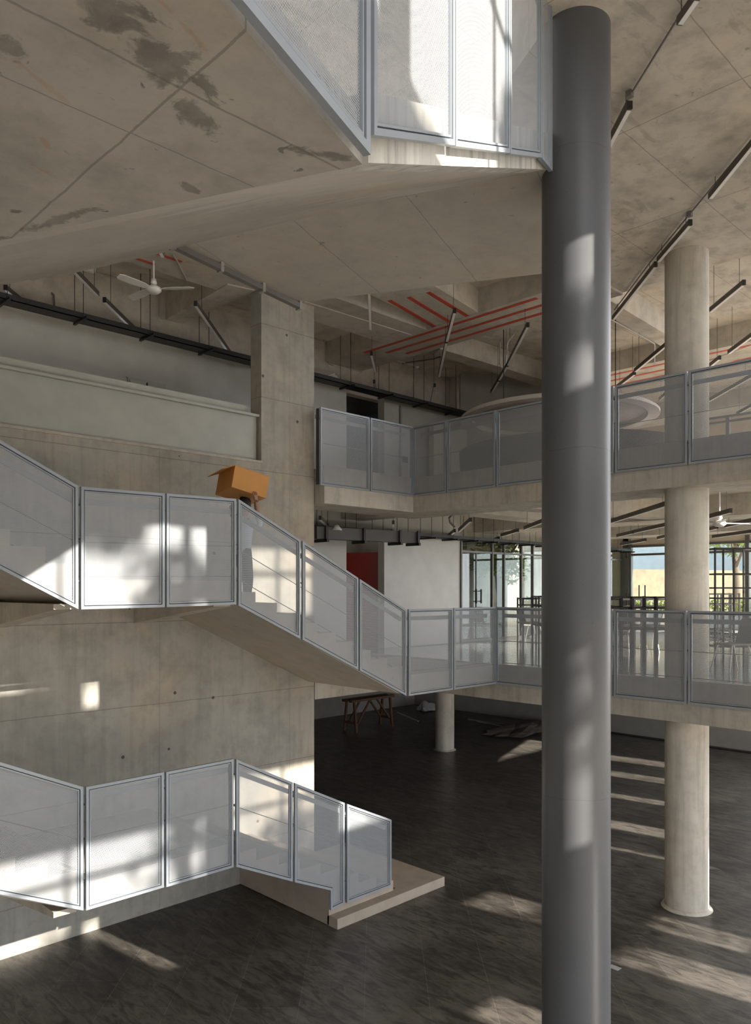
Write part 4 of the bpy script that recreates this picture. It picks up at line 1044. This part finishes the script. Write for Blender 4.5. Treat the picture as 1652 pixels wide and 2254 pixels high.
# hands with five fingers each, gripping the lower edge of the box
for s in (-1, 1):
    bx, by, bz = .01, s*.325, 1.67
    js = [(bx, by, bz-.02), (bx+.005, by, bz+.05)]; es = [(0, 1)]; rs = [(.022, .028), (.018, .036)]
    for f, (dx, ln) in enumerate(((-.032, .060), (-.011, .070), (.011, .066), (.031, .052))):
        n0 = len(js); js += [(bx+dx, by, bz+.075), (bx+dx*1.15, by-s*.008, bz+.075+ln*.5), (bx+dx*1.2, by-s*.018, bz+.075+ln)]
        es += [(1, n0), (n0, n0+1), (n0+1, n0+2)]; rs += [.0095, .0088, .0075]
    n0 = len(js); js += [(bx+.045, by-s*.02, bz+.03), (bx+.065, by-s*.045, bz+.055)]; es += [(0, n0), (n0, n0+1)]; rs += [.011, .009]
    skin_body('hand', js, es, rs, M['skin'], per, sub=1)
for (x, y, z) in ((.06, -.10, .0), (.20, .10, -.10)):
    MB().box(x-.12, x+.15, y-.045, y+.045, z, z+.09).build('shoe', M['shoe'], per, bevel=.03)
per.scale = (.94, .94, .94)
# cardboard box resting on the head and hands
bx = empty('cardboard_box', (pb[0]-.03, pb[1], zstep+1.66), 'orange brown cardboard box tilted on the carried load above the stair', 'box')
bx.rotation_euler = (math.radians(-6), math.radians(13), math.radians(-10))
w_, d_, h_ = .27, .27, .31
t_ = .008
MB().box(-w_, w_, -d_, -d_+t_, 0, h_).box(-w_, w_, d_-t_, d_, 0, h_).box(-w_, -w_+t_, -d_+t_, d_-t_, 0, h_).box(w_-t_, w_, -d_+t_, d_-t_, 0, h_).box(-w_, w_, -d_, d_, -t_, 0).build('carton', M['card'], bx)
fl2 = MB(); fl2.add([(-w_, -d_, h_), (w_, -d_, h_), (w_+.0, -d_-.02, h_+.0), (-w_+.0, -d_-.02, h_)], [(0,1,2,3)])
MB().add([(-w_, -d_, h_+.002), (w_, -d_, h_+.002), (w_, 0, h_+.05), (-w_, 0, h_+.035), (-w_, -d_, h_+.009), (w_, -d_, h_+.009), (w_, 0, h_+.057), (-w_, 0, h_+.042)],
         [(0,1,2,3), (7,6,5,4), (0,4,5,1), (1,5,6,2), (2,6,7,3), (3,7,4,0)]).build('flap', M['card_in'], bx)
MB().add([(-w_, d_, h_+.002), (w_, d_, h_+.002), (w_, .01, h_+.055), (-w_, .01, h_+.05), (-w_, d_, h_+.009), (w_, d_, h_+.009), (w_, .01, h_+.062), (-w_, .01, h_+.057)],
         [(0,1,2,3), (7,6,5,4), (0,4,5,1), (1,5,6,2), (2,6,7,3), (3,7,4,0)]).build('flap', M['card_in'], bx)
MB().add([(-w_, -d_, h_), (-w_, d_, h_), (-w_-.16, d_, h_-.10), (-w_-.16, -d_, h_-.10), (-w_, -d_, h_+.007), (-w_, d_, h_+.007), (-w_-.163, d_, h_-.093), (-w_-.163, -d_, h_-.093)],
         [(0,1,2,3), (7,6,5,4), (0,4,5,1), (1,5,6,2), (2,6,7,3), (3,7,4,0)]).build('flap', M['card'], bx)

# ------------------------------------------------------------------ outdoors
struct(MB().box(24.0, 80, 5, 45, Z1-.3, Z1-.06), 'ground_terrace', M['paving'])
struct(MB().box(-60, 23.95, -60, -4.1, -.5, -.02).box(24, 80, -60, 4.95, -.5, -.02), 'ground_outside', M['paving'])  # unseen pale paving put in to bounce sunlight up to the ceilings
struct(MB().box(41, 41.5, 4, 45, Z1-.06, E+9), 'wall_blue_building', M['bluewall'])
M['gardenwall'] = concrete('rough garden wall', (.27,.22,.155), (.20,.165,.12), (.3,.22,.14), stain=.5, seed=3.3)
gw = MB().prism([(29.5, 17.5), (41, 12.5), (41, 12.8), (29.5, 17.8)], Z1-.06, E+.9); struct(gw, 'wall_garden', M['gardenwall'])
o = MB().box(27.3, 27.9, 6, 15.4, Z1-.06, Z1+.55).build('planter', M['planter']); tag(o, 'long low planter outside the window wall', 'planter')
def leaves(name, blobs, n, size, mat, parent=None, seed=1):
    rnd = random.Random(seed); mb = MB()
    for i in range(n):
        c, r = rnd.choice(blobs); v = Vector((rnd.gauss(0,1), rnd.gauss(0,1), rnd.gauss(0,1))).normalized()*(rnd.random()**.45)
        p = Vector(c) + Vector((v.x*r[0], v.y*r[1], v.z*r[2]))
        a = Vector((rnd.uniform(-1,1), rnd.uniform(-1,1), rnd.uniform(-1,1))).normalized(); b = a.orthogonal().normalized()
        s = size*rnd.uniform(.6, 1.3)
        mb.add([p-a*s, p+b*s*.5, p+a*s, p-b*s*.5], [(0,1,2,3)])
    me = bpy.data.meshes.new(name); me.from_pydata(mb.v, [], mb.f); me.materials.append(mat)
    o = bpy.data.objects.new(name, me); C.objects.link(o)
    if parent: o.parent = parent
    return o
o = leaves('planter_shrubs', [((27.6, 6.2+i*.95, Z1+.75), (.3, .5, .28)) for i in range(10)], 2400, .07, M['leaf'], seed=4); tag(o, 'low bright green planting in the long planter', 'plants', kind='stuff')
def tree(c, h, crown, label, mat, n, size, seed):
    r = empty('tree', c, label, 'tree', 'garden trees')
    rnd = random.Random(seed)
    mb = MB().tube([(0,0,0), (.08,.05,h*.4), (-.05,.1,h*.75), (0,0,h)], [.16,.13,.1,.05], 8)
    for i in range(5):
        a = rnd.uniform(0, 6.28); l = rnd.uniform(.8, 1.6)
        mb.tube([(0, .05, h*rnd.uniform(.5, .8)), (math.cos(a)*l, math.sin(a)*l, h*rnd.uniform(.9, 1.1))], [.06, .02], 6)
    mb.build('trunk', M['bark'], r, smooth=True)
    leaves('crown', crown, n, size, mat, r, seed)
tree((30, 11.2, Z1-.06), 4.2, [((0,0,3.6),(1.5,1.5,1.0)), ((.6,-1.0,4.2),(1.2,1.2,.8)), ((-.5,.9,4.3),(1.2,1.3,.8))], 'garden tree seen through the window wall right of the bare column', M['leaf'], 2200, .11, 11)
tree((21.6, 15.9, Z1), 2.9, [((0,-.1,2.7),(1.3,.6,.8)), ((-.8,0,2.3),(.7,.5,.6)), ((.6,-.1,2.1),(.9,.5,.6))], 'small yellow green tree behind the glass partition', M['leaf'], 1100, .10, 12)

# unseen wall added behind the camera, openings cut to shape the sun patches
VF = -3.8
fu = 7.12
sun_holes = []
def sun_hole(u0, u1, z0, z1): sun_holes.append((u0, u1, E+z0, E+z1))
sun_hole(-2.6, .3, 2.15, 3.75); sun_hole(.75, 3.55, 2.15, 3.75); sun_hole(4.0, 6.6, 2.15, 3.15); sun_hole(6.8, fu, 1.35, 3.15); sun_hole(9.2, 11.3, 2.4, 4.0)
sun_hole(-2.6, .3, 5.6, 8.2); sun_hole(.75, 3.4, 5.6, 8.3); sun_hole(3.75, 6.7, 5.6, 8.3); sun_hole(6.8, fu, 5.3, 8.3); sun_hole(9.4, 10.9, 6.5, 7.7)
sun_hole(-12, 8.6, -4.6, -1.9); sun_hole(9.2, 23.4, -4.6, -2.0); sun_hole(15.6, 18.4, 3.4, 8.8); sun_hole(19.0, 23.4, 3.4, 8.8)
big = len(sun_holes)
for q in ((22.0,22.7,1.6,3.1),(20.2,20.8,1.2,2.9),(18.2,18.6,.6,2.0),(15.9,16.5,.3,1.6),(14.7,14.85,-.3,.9),(12.8,12.92,-.6,.4),(11.7,12.25,-1.05,-.3),(10.4,11.1,-1.3,-.35),(10.85,11.6,.1,.8),(8.2,8.8,-.75,-.15)): sun_hole(*q)  # narrow slots cut only to throw sun streaks on the floor
wf = struct(wall_open(-14, 26, 0, 18.5, VF-.25, VF, sun_holes), 'wall_sun_mask', M['beam'])
struct(MB().box(-14, 24, -3.8, 14, E+9.0, E+9.3), 'roof', M['ceil'])
# bars added in the openings to cast bar shadows
mb = MB()
for (a_, b_, z0_, z1_) in sun_holes[:big]:
    if b_ - a_ < 1: continue
    um_ = (a_+b_)/2
    mb.box(um_-.03, um_+.03, VF-.18, VF-.1, z0_, z1_)
    mb.box(a_, b_, VF-.18, VF-.1, z0_+(z1_-z0_)*.62-.03, z0_+(z1_-z0_)*.62+.03)
struct(mb, 'shadow_bars', M['alu'])
tree((3.0, -13.0, -.1), 12.5, [((5.3,0,12.0),(.9,.6,.75)), ((4.9,.2,15.1),(.7,.6,.35)), ((4.2,0,15.9),(.5,.5,.35)), ((5.4,0,17),(.6,.5,.4)), ((.8,0,15.2),(.45,.5,.9)), ((2.3,0,14.4),(.5,.5,.5)), ((1.0,0,12.3),(1.1,.7,.7)), ((8.9,0,12.0),(.8,.6,.5)), ((9.4,0,9.1),(1.3,.7,.5)), ((-2,0,15),(1.2,.7,1)), ((-1.6,0,11.6),(1.2,.7,.8))], 'tall unseen tree behind the camera, crown clumps placed to dapple the sun', M['leafd'], 2300, .13, 21)  # leaf clumps set in the sun's path to dapple chosen surfaces

# ------------------------------------------------------------------ light
w = bpy.data.worlds.new('sky'); bpy.context.scene.world = w; w.use_nodes = True
bg = w.node_tree.nodes['Background']; bg.inputs[0].default_value = (.92, .95, 1.0, 1); bg.inputs[1].default_value = 5.2
sd = Vector((.15, -.989, .48)).normalized()
sl = bpy.data.lights.new('sun', 'SUN'); sl.energy = 15; sl.angle = math.radians(.55); sl.color = (1.0, .92, .82)
so = bpy.data.objects.new('sun', sl); C.objects.link(so); so.rotation_euler = sd.to_track_quat('Z', 'Y').to_euler(); so.location = (0, -30, 20)

# ------------------------------------------------------------------ camera
cd = bpy.data.cameras.new('camera'); co = bpy.data.objects.new('camera', cd); C.objects.link(co)
co.location = (0, 0, E); co.rotation_euler = (math.pi/2, 0, math.atan2(FW[1], FW[0]) - math.pi/2)
cd.sensor_fit = 'VERTICAL'; cd.sensor_height = 36; cd.sensor_width = 36*1652/2254; cd.lens = 36*F_PX/2254.0; cd.shift_y = (HY-1127)/2254.0
cd.clip_start = .05; cd.clip_end = 300
sc = bpy.context.scene; sc.camera = co
sc.view_settings.view_transform = 'Standard'; sc.view_settings.look = 'None'; sc.view_settings.gamma = 1; sc.view_settings.exposure = 0.0
sc.view_settings.use_curve_mapping = False
sc.cycles.max_bounces = 10; sc.cycles.transparent_max_bounces = 24; sc.cycles.diffuse_bounces = 6
